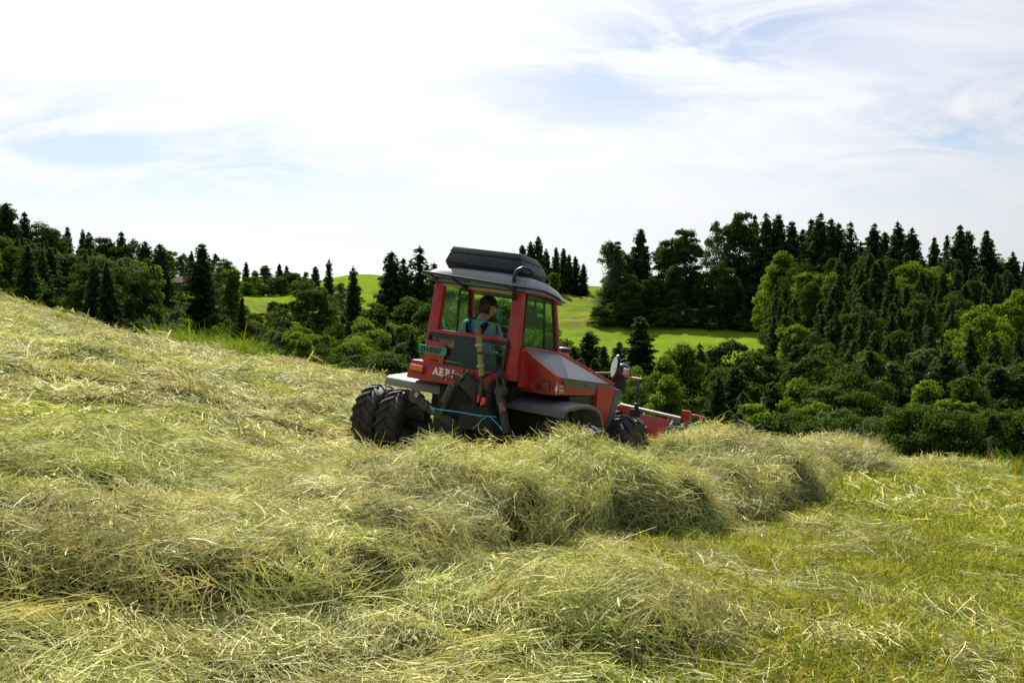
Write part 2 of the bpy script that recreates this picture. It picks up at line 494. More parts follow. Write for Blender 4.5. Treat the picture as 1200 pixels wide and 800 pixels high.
# ---- mesh builder for hard things
class MB:
    def __init__(s):
        s.v = []; s.f = []
    def add(s, vs, fs):
        o = len(s.v); s.v += [tuple(map(float, p)) for p in vs]; s.f += [[o + i for i in f] for f in fs]; return s
    def hexa(s, p):
        """eight corners: bottom ring (4, counter-clockwise seen from above), top ring (4)"""
        return s.add(p, [(3, 2, 1, 0), (4, 5, 6, 7), (0, 1, 5, 4), (1, 2, 6, 5), (2, 3, 7, 6), (3, 0, 4, 7)])
    def box(s, x0, x1, y0, y1, z0, z1):
        return s.hexa([(x0, y0, z0), (x1, y0, z0), (x1, y1, z0), (x0, y1, z0), (x0, y0, z1), (x1, y0, z1), (x1, y1, z1), (x0, y1, z1)])
    def bar(s, a, b, w, h=None, up=(0, 0, 1)):
        a = Vector(a); b = Vector(b); h = h or w
        z = (b - a).normalized(); u = Vector(up)
        if abs(z.dot(u)) > .95: u = Vector((0, 1, 0))
        x = z.cross(u).normalized(); y = x.cross(z).normalized()
        c = [(-w / 2, -h / 2), (w / 2, -h / 2), (w / 2, h / 2), (-w / 2, h / 2)]
        return s.hexa([a + x * i + y * j for i, j in c] + [b + x * i + y * j for i, j in c])
    def tube(s, pts, r, n=10, caps=True):
        pts = [Vector(p) for p in pts]; rs = r if isinstance(r, (list, tuple)) else [r] * len(pts)
        o = len(s.v); prev = None
        for i, p in enumerate(pts):
            d = (pts[min(i + 1, len(pts) - 1)] - pts[max(i - 1, 0)]).normalized()
            u = Vector((0, 0, 1)) if abs(d.z) < .9 else Vector((1, 0, 0))
            if prev is not None: u = prev
            x = d.cross(u).normalized(); y = x.cross(d).normalized(); prev = y
            for k in range(n):
                a = 2 * math.pi * k / n
                s.v.append(tuple(p + (x * math.cos(a) + y * math.sin(a)) * rs[i]))
        for i in range(len(pts) - 1):
            for k in range(n):
                s.f.append([o + i * n + k, o + i * n + (k + 1) % n, o + (i + 1) * n + (k + 1) % n, o + (i + 1) * n + k])
        if caps:
            s.f.append([o + k for k in range(n)][::-1]); s.f.append([o + (len(pts) - 1) * n + k for k in range(n)])
        return s
    def plate(s, poly, t):
        """polygon in space given a thickness t along its normal (behind it)"""
        P = [Vector(p) for p in poly]; nrm = Vector((0, 0, 0))
        for i in range(len(P)): nrm += P[i].cross(P[(i + 1) % len(P)])
        nrm.normalize(); n = len(P)
        v = P + [p - nrm * t for p in P]
        return s.add(v, [list(range(n)), list(range(2 * n - 1, n - 1, -1))] + [[i, i + n, (i + 1) % n + n, (i + 1) % n] for i in range(n)])
    def lathe(s, prof, n=40, axis='x', c=(0, 0, 0)):
        """profile (along axis, radius), closed by caps if radius is 0"""
        o = len(s.v)
        for a_, r in prof:
            for k in range(n):
                t = 2 * math.pi * k / n; p = (r * math.cos(t), r * math.sin(t))
                q = {'x': (a_, p[0], p[1]), 'y': (p[1], a_, p[0]), 'z': (p[0], p[1], a_)}[axis]
                s.v.append((q[0] + c[0], q[1] + c[1], q[2] + c[2]))
        for i in range(len(prof) - 1):
            for k in range(n):
                s.f.append([o + i * n + k, o + (i + 1) * n + k, o + (i + 1) * n + (k + 1) % n, o + i * n + (k + 1) % n])
        return s
    def build(s, name, mat, parent=None, bevel=0.0, smooth=False, seg=2):
        bm = bmesh.new()
        vs = [bm.verts.new(p) for p in s.v]
        for f in s.f:
            try: bm.faces.new([vs[i] for i in f])
            except ValueError: pass
        bmesh.ops.recalc_face_normals(bm, faces=bm.faces)
        if bevel:
            es = [e for e in bm.edges if len(e.link_faces) == 2 and e.calc_face_angle(0) > .5]
            bmesh.ops.bevel(bm, geom=es, offset=bevel, segments=seg, affect='EDGES', profile=.6, clamp_overlap=True)
        me = bpy.data.meshes.new(name); bm.to_mesh(me); bm.free()
        if smooth or bevel:
            me.polygons.foreach_set('use_smooth', np.ones(len(me.polygons), dtype=bool))
            if bevel and not smooth:
                me.set_sharp_from_angle(angle=R_(38))
        me.materials.append(mat)
        return obj(name, me, parent)


def text_mesh(name, body, size, mat, M, parent=None, thick=.002, bold=0.0, sx=1.0):
    cu = bpy.data.curves.new(name, 'FONT'); cu.body = body; cu.size = size; cu.extrude = thick; cu.offset = bold; cu.resolution_u = 3
    o = bpy.data.objects.new(name, cu); C.objects.link(o)
    dg = bpy.context.evaluated_depsgraph_get(); me = bpy.data.meshes.new_from_object(o.evaluated_get(dg))
    bpy.data.objects.remove(o)
    me.transform(Matrix.Diagonal((sx, 1, 1, 1))); me.transform(M)
    me.materials.clear(); me.materials.append(mat)
    return obj(name, me, parent)

# ------------------------------------------------------------------ the ground: one sheet out to the horizon
def region_masks(x, y):
    d = np.hypot(x, y) * np.cos(np.clip(np.arctan2(x, y), -.7, .7)); px = CX + F * np.tan(np.clip(np.arctan2(x, y), -.7, .7))
    off = d - field_edge(px)
    out = sstep(off, -1.0, 2.5)
    far = out
    woods_or_shade = np.zeros_like(d)
    woods_or_shade = np.maximum(woods_or_shade, sstep(off, 3, 9) * (1 - sstep(d, 118, 138)))                       # the gully in front
    jit = (fbm(x / 16, y / 16, 71, 3) - .5) * 60
    woods_or_shade = np.maximum(woods_or_shade, sstep(d, 60, 70) * np.maximum(sstep(-(px + jit), -205, -180) * (1 - sstep(d, 222, 238)), sstep(-(px + jit * .3), -190, -178)) * (1 - sstep(d, 330, 350)))
    woods_or_shade = np.maximum(woods_or_shade, sstep(d, 60, 70) * sstep(px + jit * .4, 905, 925) * (1 - sstep(d, 330, 350)))
    woods_or_shade = np.maximum(woods_or_shade, sstep(px, 690, 705) * sstep(d + jit * .12, 245, 250) * (1 - sstep(d, 300, 310)))
    woods_or_shade = np.maximum(woods_or_shade, .85 * sstep(px + jit * .3, 198, 210) * sstep(-(px + jit * .3), -335, -322) * (1 - sstep(d, 215, 255)))  # bank below the shed: shade of its trees painted in as dark floor colour
    rough = sstep(px, 630, 660) * sstep(-px, -770, -735) * sstep(d, 225, 262) * 1.0
    rough = np.maximum(rough, sstep(px, 195, 220) * sstep(-px, -420, -370) * (1 - sstep(d, 285, 300)))
    return far, np.clip(woods_or_shade, 0, 1), rough


def polar(az0, az1, na, r):
    az = np.linspace(az0, az1, na) if np.isscalar(az0) else az0
    A, Rr = np.meshgrid(az, r, indexing='ij')
    return Rr * np.sin(A), Rr * np.cos(A)


def grid_faces(na, nr, wrap=False):
    i, j = np.meshgrid(np.arange(na if wrap else na - 1), np.arange(nr - 1), indexing='ij')
    i2 = (i + 1) % na
    return np.stack([i * nr + j, i * nr + j + 1, i2 * nr + j + 1, i2 * nr + j], -1).reshape(-1, 4)


def build_ground():
    az = np.concatenate([np.linspace(-math.pi, -.72, 40, endpoint=False), np.linspace(-.72, .72, 460), np.linspace(.72, math.pi, 40)[1:-1]])
    r = np.concatenate([np.geomspace(.06, 2.2, 6, endpoint=False), np.geomspace(2.2, 60, 150, endpoint=False), np.geomspace(60, 420, 230, endpoint=False), np.geomspace(420, 3000, 30)])
    x, y = polar(az, None, len(az), r)
    z = base_z(x, y)
    far, woods_or_shade, rough = region_masks(x, y)
    z = z - .12 * (1 - far)
    d = np.hypot(x, y)
    z += far * sstep(d, 90, 200) * (fbm(x / 5.0, y / 5.0, 9, 3) - .5) * (.5 + 1.2 * rough)
    me = mesh_np('ground', np.stack([x, y, z], -1).reshape(-1, 3), grid_faces(len(az), len(r), True), M_GROUND, True)
    fattr(me, 'meadow', far.ravel()); fattr(me, 'woods_or_shade', woods_or_shade.ravel()); fattr(me, 'rough', rough.ravel())
    o = obj('ground', me); tag(o, 'sloping hay field, gully and green meadow slopes behind it', 'ground', kind='structure')
    return o


build_ground()

# ------------------------------------------------------------------ hay and mown grass
RNG = np.random.default_rng(4)
HAY_PAL = np.array([(.645, .615, .40), (.515, .515, .285), (.345, .375, .155), (.51, .44, .215), (.17, .155, .072), (.78, .75, .56)])
HAY_P = np.array([.30, .29, .21, .07, .05, .08])
STUB_PAL = np.array([(.315, .335, .065), (.225, .285, .038), (.40, .37, .10), (.52, .49, .25), (.16, .23, .028)])
STUB_P = np.array([.31, .27, .22, .08, .12])
TALL_PAL = np.array([(.15, .25, .022), (.19, .28, .030), (.24, .29, .045)])
TALL_P = np.array([.4, .4, .2])


def strips(n, radius, length, width, elev, elev_sd, thick, curl, pal, pp, base0=False, seg=3, stems=.03):
    """n thin curved ribbons with a tint each, in a disc"""
    rr = radius * np.sqrt(RNG.random(n)); th = RNG.random(n) * 6.283
    cx, cy = rr * np.cos(th), rr * np.sin(th)
    L = np.clip(RNG.lognormal(math.log(length), .42, n), length * .35, length * 2.6)
    az = RNG.random(n) * 6.283 if base0 else np.where(RNG.random(n) < .68, RNG.normal(0, .42, n) + RNG.random() * 6.283, RNG.random(n) * 6.283)
    el = np.radians(RNG.normal(elev, elev_sd, n))
    cz = np.zeros(n) if base0 else RNG.random(n) ** 1.4 * thick
    if not base0:
        leafy_ = RNG.random(n) < .30; L = np.where(leafy_, L * .55, L); stem = RNG.random(n) < stems; L = np.where(stem, L * 1.7, L)
        el = np.where(stem, np.radians(RNG.uniform(15, 60, n)), el)
    w = width * np.clip(RNG.lognormal(-.05, .38, n), .45, 2.4)
    if not base0: w = np.where(leafy_, w * 1.9, w)
    k = RNG.normal(0, curl, n); kz = RNG.normal(-.35 if not base0 else -.9, .5, n) * curl
    u = np.linspace(0 if base0 else -.5, 1 if base0 else .5, seg + 1)
    P = []
    for q in u:
        a = az + k * q; e = el + kz * q
        P.append(np.stack([cx + q * L * np.cos(a) * np.cos(e), cy + q * L * np.sin(a) * np.cos(e), cz + q * L * np.sin(e)], -1))
    P = np.stack(P, 1)                                     # n, seg+1, 3
    if not base0: P[..., 2] = np.maximum(P[..., 2], -.03)
    t = P[:, -1] - P[:, 0]; t /= np.linalg.norm(t, axis=1, keepdims=True) + 1e-9
    ref = RNG.normal(0, .7, (n, 3)) + np.array([0, 0, 1.0])
    s = np.cross(t, ref); s /= np.linalg.norm(s, axis=1, keepdims=True) + 1e-9
    taper = np.linspace(1, .35, seg + 1)[None, :, None] if base0 else np.array([.7] + [1] * (seg - 1) + [.6])[None, :, None]
    off = s[:, None] * (w / 2)[:, None, None] * taper
    V = np.stack([P - off, P + off], 2)                    # n, seg+1, 2, 3
    b = np.arange(n)[:, None] * 2 * (seg + 1) + np.arange(seg)[None] * 2
    faces = np.stack([b, b + 1, b + 3, b + 2], -1).reshape(-1, 4)
    col = pal[RNG.choice(len(pal), n, p=pp)] * RNG.uniform(.75, 1.25, (n, 1))
    return V.reshape(-1, 3), faces, np.repeat(col, 2 * (seg + 1), 0)


def proto_coll(name, count, mat, **kw):
    col = bpy.data.collections.new(name)                   # kept out of the scene: only a source of shapes
    for i in range(count):
        v, f, c = strips(**kw)
        me = mesh_np(name, v, f, mat); cattr(me, 'tint', c)
        col.objects.link(bpy.data.objects.new(name, me))
    return col


HAY_NEAR = proto_coll('hay_tuft', 7, M_HAY, n=190, radius=.27, length=.15, width=.0027, elev=0, elev_sd=10, thick=.045, curl=.30, stems=.008, pal=HAY_PAL, pp=HAY_P)
HAY_FLUFF = proto_coll('hay_fluff', 6, M_HAY, n=175, radius=.23, length=.145, width=.0028, elev=1, elev_sd=13, thick=.08, curl=.30, pal=HAY_PAL, pp=HAY_P)
HAY_FAR = proto_coll('hay_mat', 6, M_HAY, n=150, radius=.55, length=.26, width=.0085, elev=0, elev_sd=10, thick=.05, stems=0, curl=.7, pal=HAY_PAL, pp=HAY_P, seg=2)
STUB = proto_coll('grass_tuft', 6, M_STUB, n=120, radius=.17, length=.036, width=.0038, elev=50, elev_sd=24, thick=0, curl=.5, pal=STUB_PAL, pp=STUB_P, base0=True, seg=2)
STUB_FAR = proto_coll('grass_mat', 5, M_STUB, n=130, radius=.42, length=.050, width=.0085, elev=46, elev_sd=24, thick=0, curl=.5, pal=STUB_PAL, pp=STUB_P, base0=True, seg=2)
TALL = proto_coll('tall_grass_tuft', 5, M_STUB, n=90, radius=.38, length=.50, width=.0120, elev=74, elev_sd=12, thick=0, curl=.5, pal=TALL_PAL, pp=TALL_P, base0=True, seg=3)


def scatter(o, coll, density, seed, keep=True, tilt=.25, smin=.75, smax=1.3, mat=None):
    """geometry nodes on o: instances of the tufts over its surface, thinned by the attribute dens and sized by scl"""
    ng = bpy.data.node_groups.new('tufts', 'GeometryNodeTree')
    ng.interface.new_socket('Geometry', in_out='INPUT', socket_type='NodeSocketGeometry')
    ng.interface.new_socket('Geometry', in_out='OUTPUT', socket_type='NodeSocketGeometry')
    N, L = ng.nodes, ng.links
    gi = N.new('NodeGroupInput'); go = N.new('NodeGroupOutput')
    ds = N.new('GeometryNodeDistributePointsOnFaces')
    na = N.new('GeometryNodeInputNamedAttribute'); na.data_type = 'FLOAT'; na.inputs['Name'].default_value = 'dens'
    mm = N.new('ShaderNodeMath'); mm.operation = 'MULTIPLY'; mm.inputs[1].default_value = density
    L.new(na.outputs[0], mm.inputs[0]); L.new(mm.outputs[0], ds.inputs['Density']); ds.inputs['Seed'].default_value = seed
    L.new(gi.outputs[0], ds.inputs['Mesh'])
    ci = N.new('GeometryNodeCollectionInfo'); ci.inputs['Collection'].default_value = coll
    ci.inputs['Separate Children'].default_value = True; ci.inputs['Reset Children'].default_value = True
    ip = N.new('GeometryNodeInstanceOnPoints'); ip.inputs['Pick Instance'].default_value = True
    L.new(ds.outputs['Points'], ip.inputs['Points']); L.new(ci.outputs[0], ip.inputs['Instance'])
    rv = N.new('FunctionNodeRandomValue'); rv.data_type = 'FLOAT_VECTOR'
    rv.inputs[0].default_value = (-tilt, -tilt, -3.14159); rv.inputs[1].default_value = (tilt, tilt, 3.14159)
    rv.inputs['Seed'].default_value = seed + 3
    er = N.new('FunctionNodeEulerToRotation'); L.new(rv.outputs[0], er.inputs[0])
    rr = N.new('FunctionNodeRotateRotation'); rr.rotation_space = 'LOCAL'
    L.new(ds.outputs['Rotation'], rr.inputs[0]); L.new(er.outputs[0], rr.inputs[1]); L.new(rr.outputs[0], ip.inputs['Rotation'])
    r2 = N.new('FunctionNodeRandomValue'); r2.data_type = 'FLOAT'
    fl = [s for s in r2.inputs if s.type == 'VALUE' and s.enabled]
    fl[0].default_value = smin; fl[1].default_value = smax; r2.inputs['Seed'].default_value = seed + 9
    nb = N.new('GeometryNodeInputNamedAttribute'); nb.data_type = 'FLOAT'; nb.inputs['Name'].default_value = 'scl'
    m2 = N.new('ShaderNodeMath'); m2.operation = 'MULTIPLY'
    rvout = [s for s in r2.outputs if s.type == 'VALUE' and s.enabled][0]
    L.new(rvout, m2.inputs[0]); L.new(nb.outputs[0], m2.inputs[1]); L.new(m2.outputs[0], ip.inputs['Scale'])
    if keep:
        jn = N.new('GeometryNodeJoinGeometry'); L.new(gi.outputs[0], jn.inputs[0]); L.new(ip.outputs[0], jn.inputs[0]); L.new(jn.outputs[0], go.inputs[0])
    else:
        L.new(ip.outputs[0], go.inputs[0])
    md = o.modifiers.new('tufts', 'NODES'); md.node_group = ng


def field_patch(px0, px1, r0, r1, na, nr, off):
    az = np.arctan((np.linspace(px0, px1, na) - CX) / F); r = np.geomspace(r0, r1, nr)
    x, y = polar(az, None, na, r)
    px = CX + F * x / y
    return x, y, base_z(x, y) + hay_lumps(x, y) + off, px, grid_faces(na, nr)[:, ::-1]


def greenness(x, y):
    """where mown stubble shows between the hay"""
    px = CX + F * x / y
    n = fbm(x * .40 + 9, y * .40, 41, 4); n2 = fbm(x * 1.3, y * 1.3, 47, 3)
    g = sstep(px, 640, 1000) * .86 + sstep(-y, -5.0, -4.3) * sstep(px, 300, 620) * .45 + (n - .5) * 1.5 + (n2 - .5) * .5
    g -= sstep(y, 13, 26) * .25 + sstep(-px, -620, -350) * sstep(y, 4.4, 5.0) * .30 + sstep(-px, -460, -300) * sstep(-y, -7.5, -5) * 1.2
    return sstep(g, .02, .80)


def build_hay():
    kw = dict(kind='stuff')
    specs = [('loose_hay', 2.4, 11.0, 380, 150, HAY_NEAR, 20, -700, 2000, 'pale cut hay strewn over the mown slope around the rows', True),
             ('loose_hay', 11.0, 54.0, 340, 200, HAY_FAR, 8.5, -450, 1680, 'pale cut hay covering the far rise of the field', True)]
    for name, r0, r1, na, nr, coll, dens, p0, p1, lab, keep in specs:
        x, y, z, px, f = field_patch(p0, p1, r0, r1, na, nr, -.03)
        me = mesh_np(name, np.stack([x, y, z], -1).reshape(-1, 3), f, M_BED, True)
        d = np.hypot(x, y)
        G = greenness(x, y)
        inside = sstep(field_edge(px) - y, -.6, .8)
        drop = 1 - inside
        me.vertices.foreach_set('co', np.stack([x, y, z - drop * .6], -1).astype(np.float32).ravel())
        fattr(me, 'dens', ((1 - .80 * G) * inside * (.62 + .58 * sstep(fbm(x * 2.6, y * 2.6, 91, 3), .36, .60)) * np.interp(y, [3, 4.5, 7], [1.6, 1.35, 1.0])).ravel())
        fattr(me, 'green', G.ravel())
        fattr(me, 'scl', np.interp(d, [3, 11, 12, 20, 50], [1, 1.25, .85, 1.0, 1.5]).ravel())
        o = obj(name, me); scatter(o, coll, dens, 5, keep); tag(o, lab, 'hay', **kw)
        # stubble
        ms = mesh_np('mown_grass', np.stack([x, y, z - .012 - drop * .6], -1).reshape(-1, 3), f, M_BED)
        fattr(ms, 'dens', (np.clip(.10 + 1.1 * G, 0, 1) * inside).ravel())
        near = r0 < 5
        fattr(ms, 'scl', (np.interp(d, [3, 11, 12, 20, 50], [1, 1.35, .8, .95, 1.3]) * (.8 + .9 * fbm(x * .7, y * .7, 61, 3))).ravel())
        os_ = obj('mown_grass', ms); scatter(os_, STUB if near else STUB_FAR, 105 if near else 24, 8, False)
        tag(os_, 'short yellow green stubble between the hay rows' if near else 'yellowish stubble on the far part of the field', 'grass', **kw)


build_hay()


def windrow(name, rows, label, fluff=46, seed=3):
    u, P = smooth_path(rows)
    T = np.gradient(P[:, :2], axis=0); T /= np.linalg.norm(T, axis=1, keepdims=True)
    Nn = np.stack([T[:, 1], -T[:, 0]], 1)                   # towards the camera side for a path going right
    nv = 34
    v = np.linspace(-1, 1, nv)
    # lumps: the edge wanders, the crest rises and falls
    edge = 1 + .34 * (fbm(u * .9, u * 0 + seed, 13 + seed, 3) - .5) * 2
    crest = 1 + .15 * (fbm(u * 1.1 + 7, u * 0 + seed, 19 + seed, 3) - .5) * 2
    X = P[:, 0, None] + Nn[:, 0, None] * v[None] * (P[:, 3] * edge)[:, None]
    Y = P[:, 1, None] + Nn[:, 1, None] * v[None] * (P[:, 3] * edge)[:, None]
    prof = np.where(v > 0, (1 - np.abs(v) ** 3.2) ** .62, (1 - np.abs(v) ** 2.0) ** .9)
    prof = np.clip(prof, 0, 1)
    ends = np.minimum(sstep(u, 0, .5), sstep(u[-1] - u, 0, .4))
    h = P[:, 2] * crest * ends
    lump = (fbm(X * 1.5, Y * 1.5, 33 + seed, 3) - .5)
    lump2 = (fbm(X * 3.4, Y * 3.4, 43 + seed, 4, .65) - .5)
    crev = np.clip(.13 - np.abs(fbm(X * 2.1, Y * 2.1, 57 + seed, 2) - .5) * 1.6, 0, 1) * 2.2            # crevices between the wads
    Z = base_z(X, Y) + h[:, None] * prof[None] * (1 + .50 * lump + .75 * lump2 - .9 * crev) - .06 * (1 - prof[None] ** .5)
    # bulge over the foot on the near face, so it stands steep and shades itself
    push = (np.clip(v, 0, 1) ** 2 * prof * 1.2)[None] * (lump * .9 + lump2 * .7 + .22) * P[:, 3, None] * .9
    X = X + Nn[:, 0, None] * push; Y = Y + Nn[:, 1, None] * push
    me = mesh_np(name, np.stack([X, Y, Z], -1).reshape(-1, 3), grid_faces(len(u), nv), M_BED, True)
    fattr(me, 'dens', ((.35 + .65 * ends)[:, None] * (1 - .75 * np.clip(crev * 4, 0, 1)) * (1 - .42 * sstep(v, .50, .80) * (1 - .6 * sstep(v, .90, 1.0)))[None]).ravel())  # fewer stalks at foot and crevices: dark bed shows there as painted shade
    d = np.hypot(X, Y)
    fattr(me, 'scl', np.interp(d, [4, 12, 20, 30], [.95, 1.2, 1.6, 2.0]).ravel())
    o = obj(name.split('.')[0], me); scatter(o, HAY_FLUFF, fluff, seed + 11, True, .34, .7, 1.3)
    tag(o, label, 'hay', kind='stuff')
    return o


windrow('hay_windrow', WIND['hay_windrow'], 'long thick swath of raked hay in front of the red tractor', 52, 3)
windrow('hay_windrow.001', WIND['hay_windrow.001'], 'shorter pale swath of hay beyond the end of the rake', 30, 6)
windrow('hay_heap', WIND['hay_heap'], 'low loose heap of hay lying before the long swath', 58, 8)
windrow('hay_heap.001', WIND['hay_heap.001'], 'small hay heap at the field edge beside the thin fence post', 22, 12)


def tall_grass():
    for lab, p0, p1, d0, d1, den in (('bright uncut grass strip along the field edge by the bare pole', 165, 305, -2.4, 1.4, 26),
                                     ('bright uncut grass round the dark fence post at the field edge', 1135, 1330, -3.4, 1.5, 26)):
        pxs = np.linspace(p0, p1, 60); k = np.linspace(0, 1, 12)
        PX, K = np.meshgrid(pxs, k, indexing='ij')
        wob = (fbm(PX / 20, K * 0, 77, 2) - .5) * 1.6
        d = field_edge(PX) + wob + d0 + (d1 - d0) * K
        x = (PX - CX) / F * d
        z = base_z(x, d) + .03
        me = mesh_np('tall_grass', np.stack([x, d, z], -1).reshape(-1, 3), grid_faces(60, 12)[:, ::-1], M_BED)
        fade = np.minimum(sstep(PX, p0, p0 + 18), sstep(-PX, -p1, -p1 + 22))
        fattr(me, 'dens', fade.ravel()); fattr(me, 'scl', (.35 + .7 * fbm(x * .9, d * .9, 79, 3)).ravel())
        o = obj('tall_grass', me); scatter(o, TALL, den, 4, False, .1); tag(o, lab, 'grass', kind='stuff')


tall_grass()
# ------------------------------------------------------------------ trees
def quads_from(c, a, b):
    """diamond leaves: centre c, half axes a (long) and b"""
    V = np.stack([c - a, c + b, c + a, c - b], 1)
    n = len(c)
    return V.reshape(-1, 3), np.arange(4 * n).reshape(n, 4)


def spruce_crown(seed, H=20.0, R=2.9, gap=.0, low=.05, taper=.8, thin=1.0):
    r = np.random.default_rng(seed)
    cs, as_, bs, tint = [], [], [], []
    ph = r.random() * 6.283
    nbr = int(H * 17 * (1 - gap))
    tt = np.sort(r.random(nbr) ** 1.12); az = np.arange(nbr) * 2.399 + r.normal(0, .5, nbr)
    for t, a_ in zip(tt, az):
        z = H * (low + (1 - low) * min(t, .985))
        Rk = (R * (1 - t) ** taper + .10)
        L = Rk * r.uniform(.50, 1.18) * (1 + .18 * math.sin(a_ + ph + 2.5 * t) + .12 * math.sin(t * 23 + ph))
        dr = np.array([math.cos(a_), math.sin(a_), 0]); sd = np.array([-dr[1], dr[0], 0])
        m = max(2, int(L * 3.0 * thin) + 1)
        u = np.linspace(.10, 1, m)
        droop = r.uniform(.22, .50) * (1 - .8 * t)
        p = dr[None] * (u * L)[:, None]
        p[:, 2] = z - droop * L * u + .26 * L * u ** 2.6 * (1 - t) + .30 * t * L * u
        wv = (1 - .75 * u) * L * .26 + .10
        for s in (-1, 0, 1):
            c = p + sd[None] * (s * wv * r.uniform(.4, 1.1, m))[:, None] + r.normal(0, .07, (m, 3))
            ax = dr[None] * r.uniform(.26, .52, m)[:, None] + sd[None] * (s * .26 + r.normal(0, .12, m))[:, None]
            ax[:, 2] = r.normal(-.20, .14, m)
            ax *= (.62 + .40 * min(1, L / 2.0))
            nb_ = np.cross(ax, np.array([0, 0, 1.0]) + r.normal(0, .7, (m, 3)))
            nb_ /= np.linalg.norm(nb_, axis=1, keepdims=True) + 1e-9
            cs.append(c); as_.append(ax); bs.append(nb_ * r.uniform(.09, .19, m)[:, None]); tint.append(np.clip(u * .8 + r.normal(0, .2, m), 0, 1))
            if t < .94:                                       # hanging sprays
                c2 = c + np.stack([r.normal(0, .10, m), r.normal(0, .10, m), -r.uniform(.10, .38, m)], 1)
                a2 = np.stack([r.normal(0, .09, m), r.normal(0, .09, m), -r.uniform(.20, .44, m)], 1) * (.55 + .45 * min(1, L / 1.6))
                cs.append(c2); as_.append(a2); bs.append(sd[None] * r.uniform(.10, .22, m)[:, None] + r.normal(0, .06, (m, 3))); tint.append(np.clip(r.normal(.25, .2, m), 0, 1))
    # leader
    m = 10
    c = np.stack([np.zeros(m), np.zeros(m), np.linspace(H * .975, H * 1.012, m)], 1)
    cs.append(c); as_.append(r.normal(0, .09, (m, 3)) + np.array([0, 0, .16])); bs.append(r.normal(0, .05, (m, 3))); tint.append(np.full(m, .4))
    v, f = quads_from(np.concatenate(cs), np.concatenate(as_), np.concatenate(bs))
    return v, f, np.repeat(np.concatenate(tint), 4)


def leaf_crown(seed, H=16.0, R=4.6, low=.12, nclump=46, per=210, leaf=.24, shape='oval', spread=1.0):
    r = np.random.default_rng(seed)
    cl = []
    tries = 0
    while len(cl) < nclump and tries < 6000:
        tries += 1
        t = r.random()
        if shape == 'oval': env = math.sin(math.pi * min(1, (.10 + .90 * t)) ** .85) ** .6
        elif shape == 'cone': env = (1 - t) ** .6 * min(1, .4 + 3 * t)
        elif shape == 'column': env = .62 * math.sin(math.pi * (.12 + .84 * t)) ** .35
        else: env = math.sqrt(max(0, 1 - (t * .98) ** 2.2))                                   # dome, bush
        az = r.random() * 6.283
        rr = env * R * r.random() ** .45 * spread
        rr *= 1 + .22 * math.sin(2 * az + seed) + .15 * math.sin(3 * az + 2.1 * seed + 4 * t)
        z = H * (low + (1 - low) * (.05 + .90 * t))
        cr = R * r.uniform(.15, .31) * (1 - .25 * t)
        c = np.array([rr * math.cos(az), rr * math.sin(az), z])
        if all(np.linalg.norm(c - q[0]) > .40 * (cr + q[1]) for q in cl): cl.append((c, cr, t))
    cs, as_, bs, ti = [], [], [], []
    for c, cr, t in cl:
        k = int(per * r.uniform(.55, 1.3))
        d = r.normal(0, 1, (k, 3)); d /= np.linalg.norm(d, axis=1, keepdims=True)
        d[:, 2] = np.where(d[:, 2] < -.35, -d[:, 2] * .6, d[:, 2])
        rad = cr * (.55 + .5 * r.random(k) ** .6) * (1 + .25 * np.sin(5 * d[:, 0] + seed) * np.cos(4 * d[:, 1]))
        p = c + d * rad[:, None] * np.array([1.1, 1.1, .82])
        nrm = d + r.normal(0, .55, (k, 3)) + np.array([0, 0, .35]); nrm /= np.linalg.norm(nrm, axis=1, keepdims=True)
        a = np.cross(nrm, r.normal(0, 1, (k, 3))); a /= np.linalg.norm(a, axis=1, keepdims=True) + 1e-9
        b = np.cross(nrm, a)
        s = leaf * r.uniform(.6, 1.35, (k, 1))
        cs.append(p); as_.append(a * s); bs.append(b * s * .62); base = r.random() * .5
        ti.append(np.clip(base + r.normal(.15, .18, k), 0, 1))
    # loose leaves between the clumps
    base = np.array([q[0] for q in cl]); k = len(cl) * 40
    i = r.integers(0, len(base), k); j = r.integers(0, len(base), k); q = r.random((k, 1)) * .6
    p = base[i] * (1 - q) + base[j] * q + r.normal(0, R * .07, (k, 3))
    a = r.normal(0, 1, (k, 3)); a /= np.linalg.norm(a, axis=1, keepdims=True); b = np.cross(a, r.normal(0, 1, (k, 3))); b /= np.linalg.norm(b, axis=1, keepdims=True) + 1e-9
    cs.append(p); as_.append(a * leaf); bs.append(b * leaf * .6); ti.append(np.clip(r.normal(.25, .2, k), 0, 1))
    v, f = quads_from(np.concatenate(cs), np.concatenate(as_), np.concatenate(bs))
    return v, f, np.repeat(np.concatenate(ti), 4), cl


def trunk_mb(seed, H, r0, limbs=(), top=.97, lean=.0):
    r = random.Random(seed); m = MB()
    pts = [(0, 0, -1.2)] + [(r.uniform(-1, 1) * lean * H * t, r.uniform(-1, 1) * lean * H * t, H * top * t) for t in (0.02, .25, .5, .75, 1)]
    m.tube(pts, [r0 * 1.5, r0 * 1.15, r0 * .85, r0 * .62, r0 * .36, r0 * .06], 7)
    for c, cr, t in limbs:
        z0 = c[2] * r.uniform(.50, .78)
        mid = (c[0] * .5, c[1] * .5, z0 + (c[2] - z0) * .42)
        rad = r0 * .30 * (1 - .5 * t)
        m.tube([(0, 0, z0), mid, tuple(c)], [rad, rad * .7, rad * .2], 5)
    return m


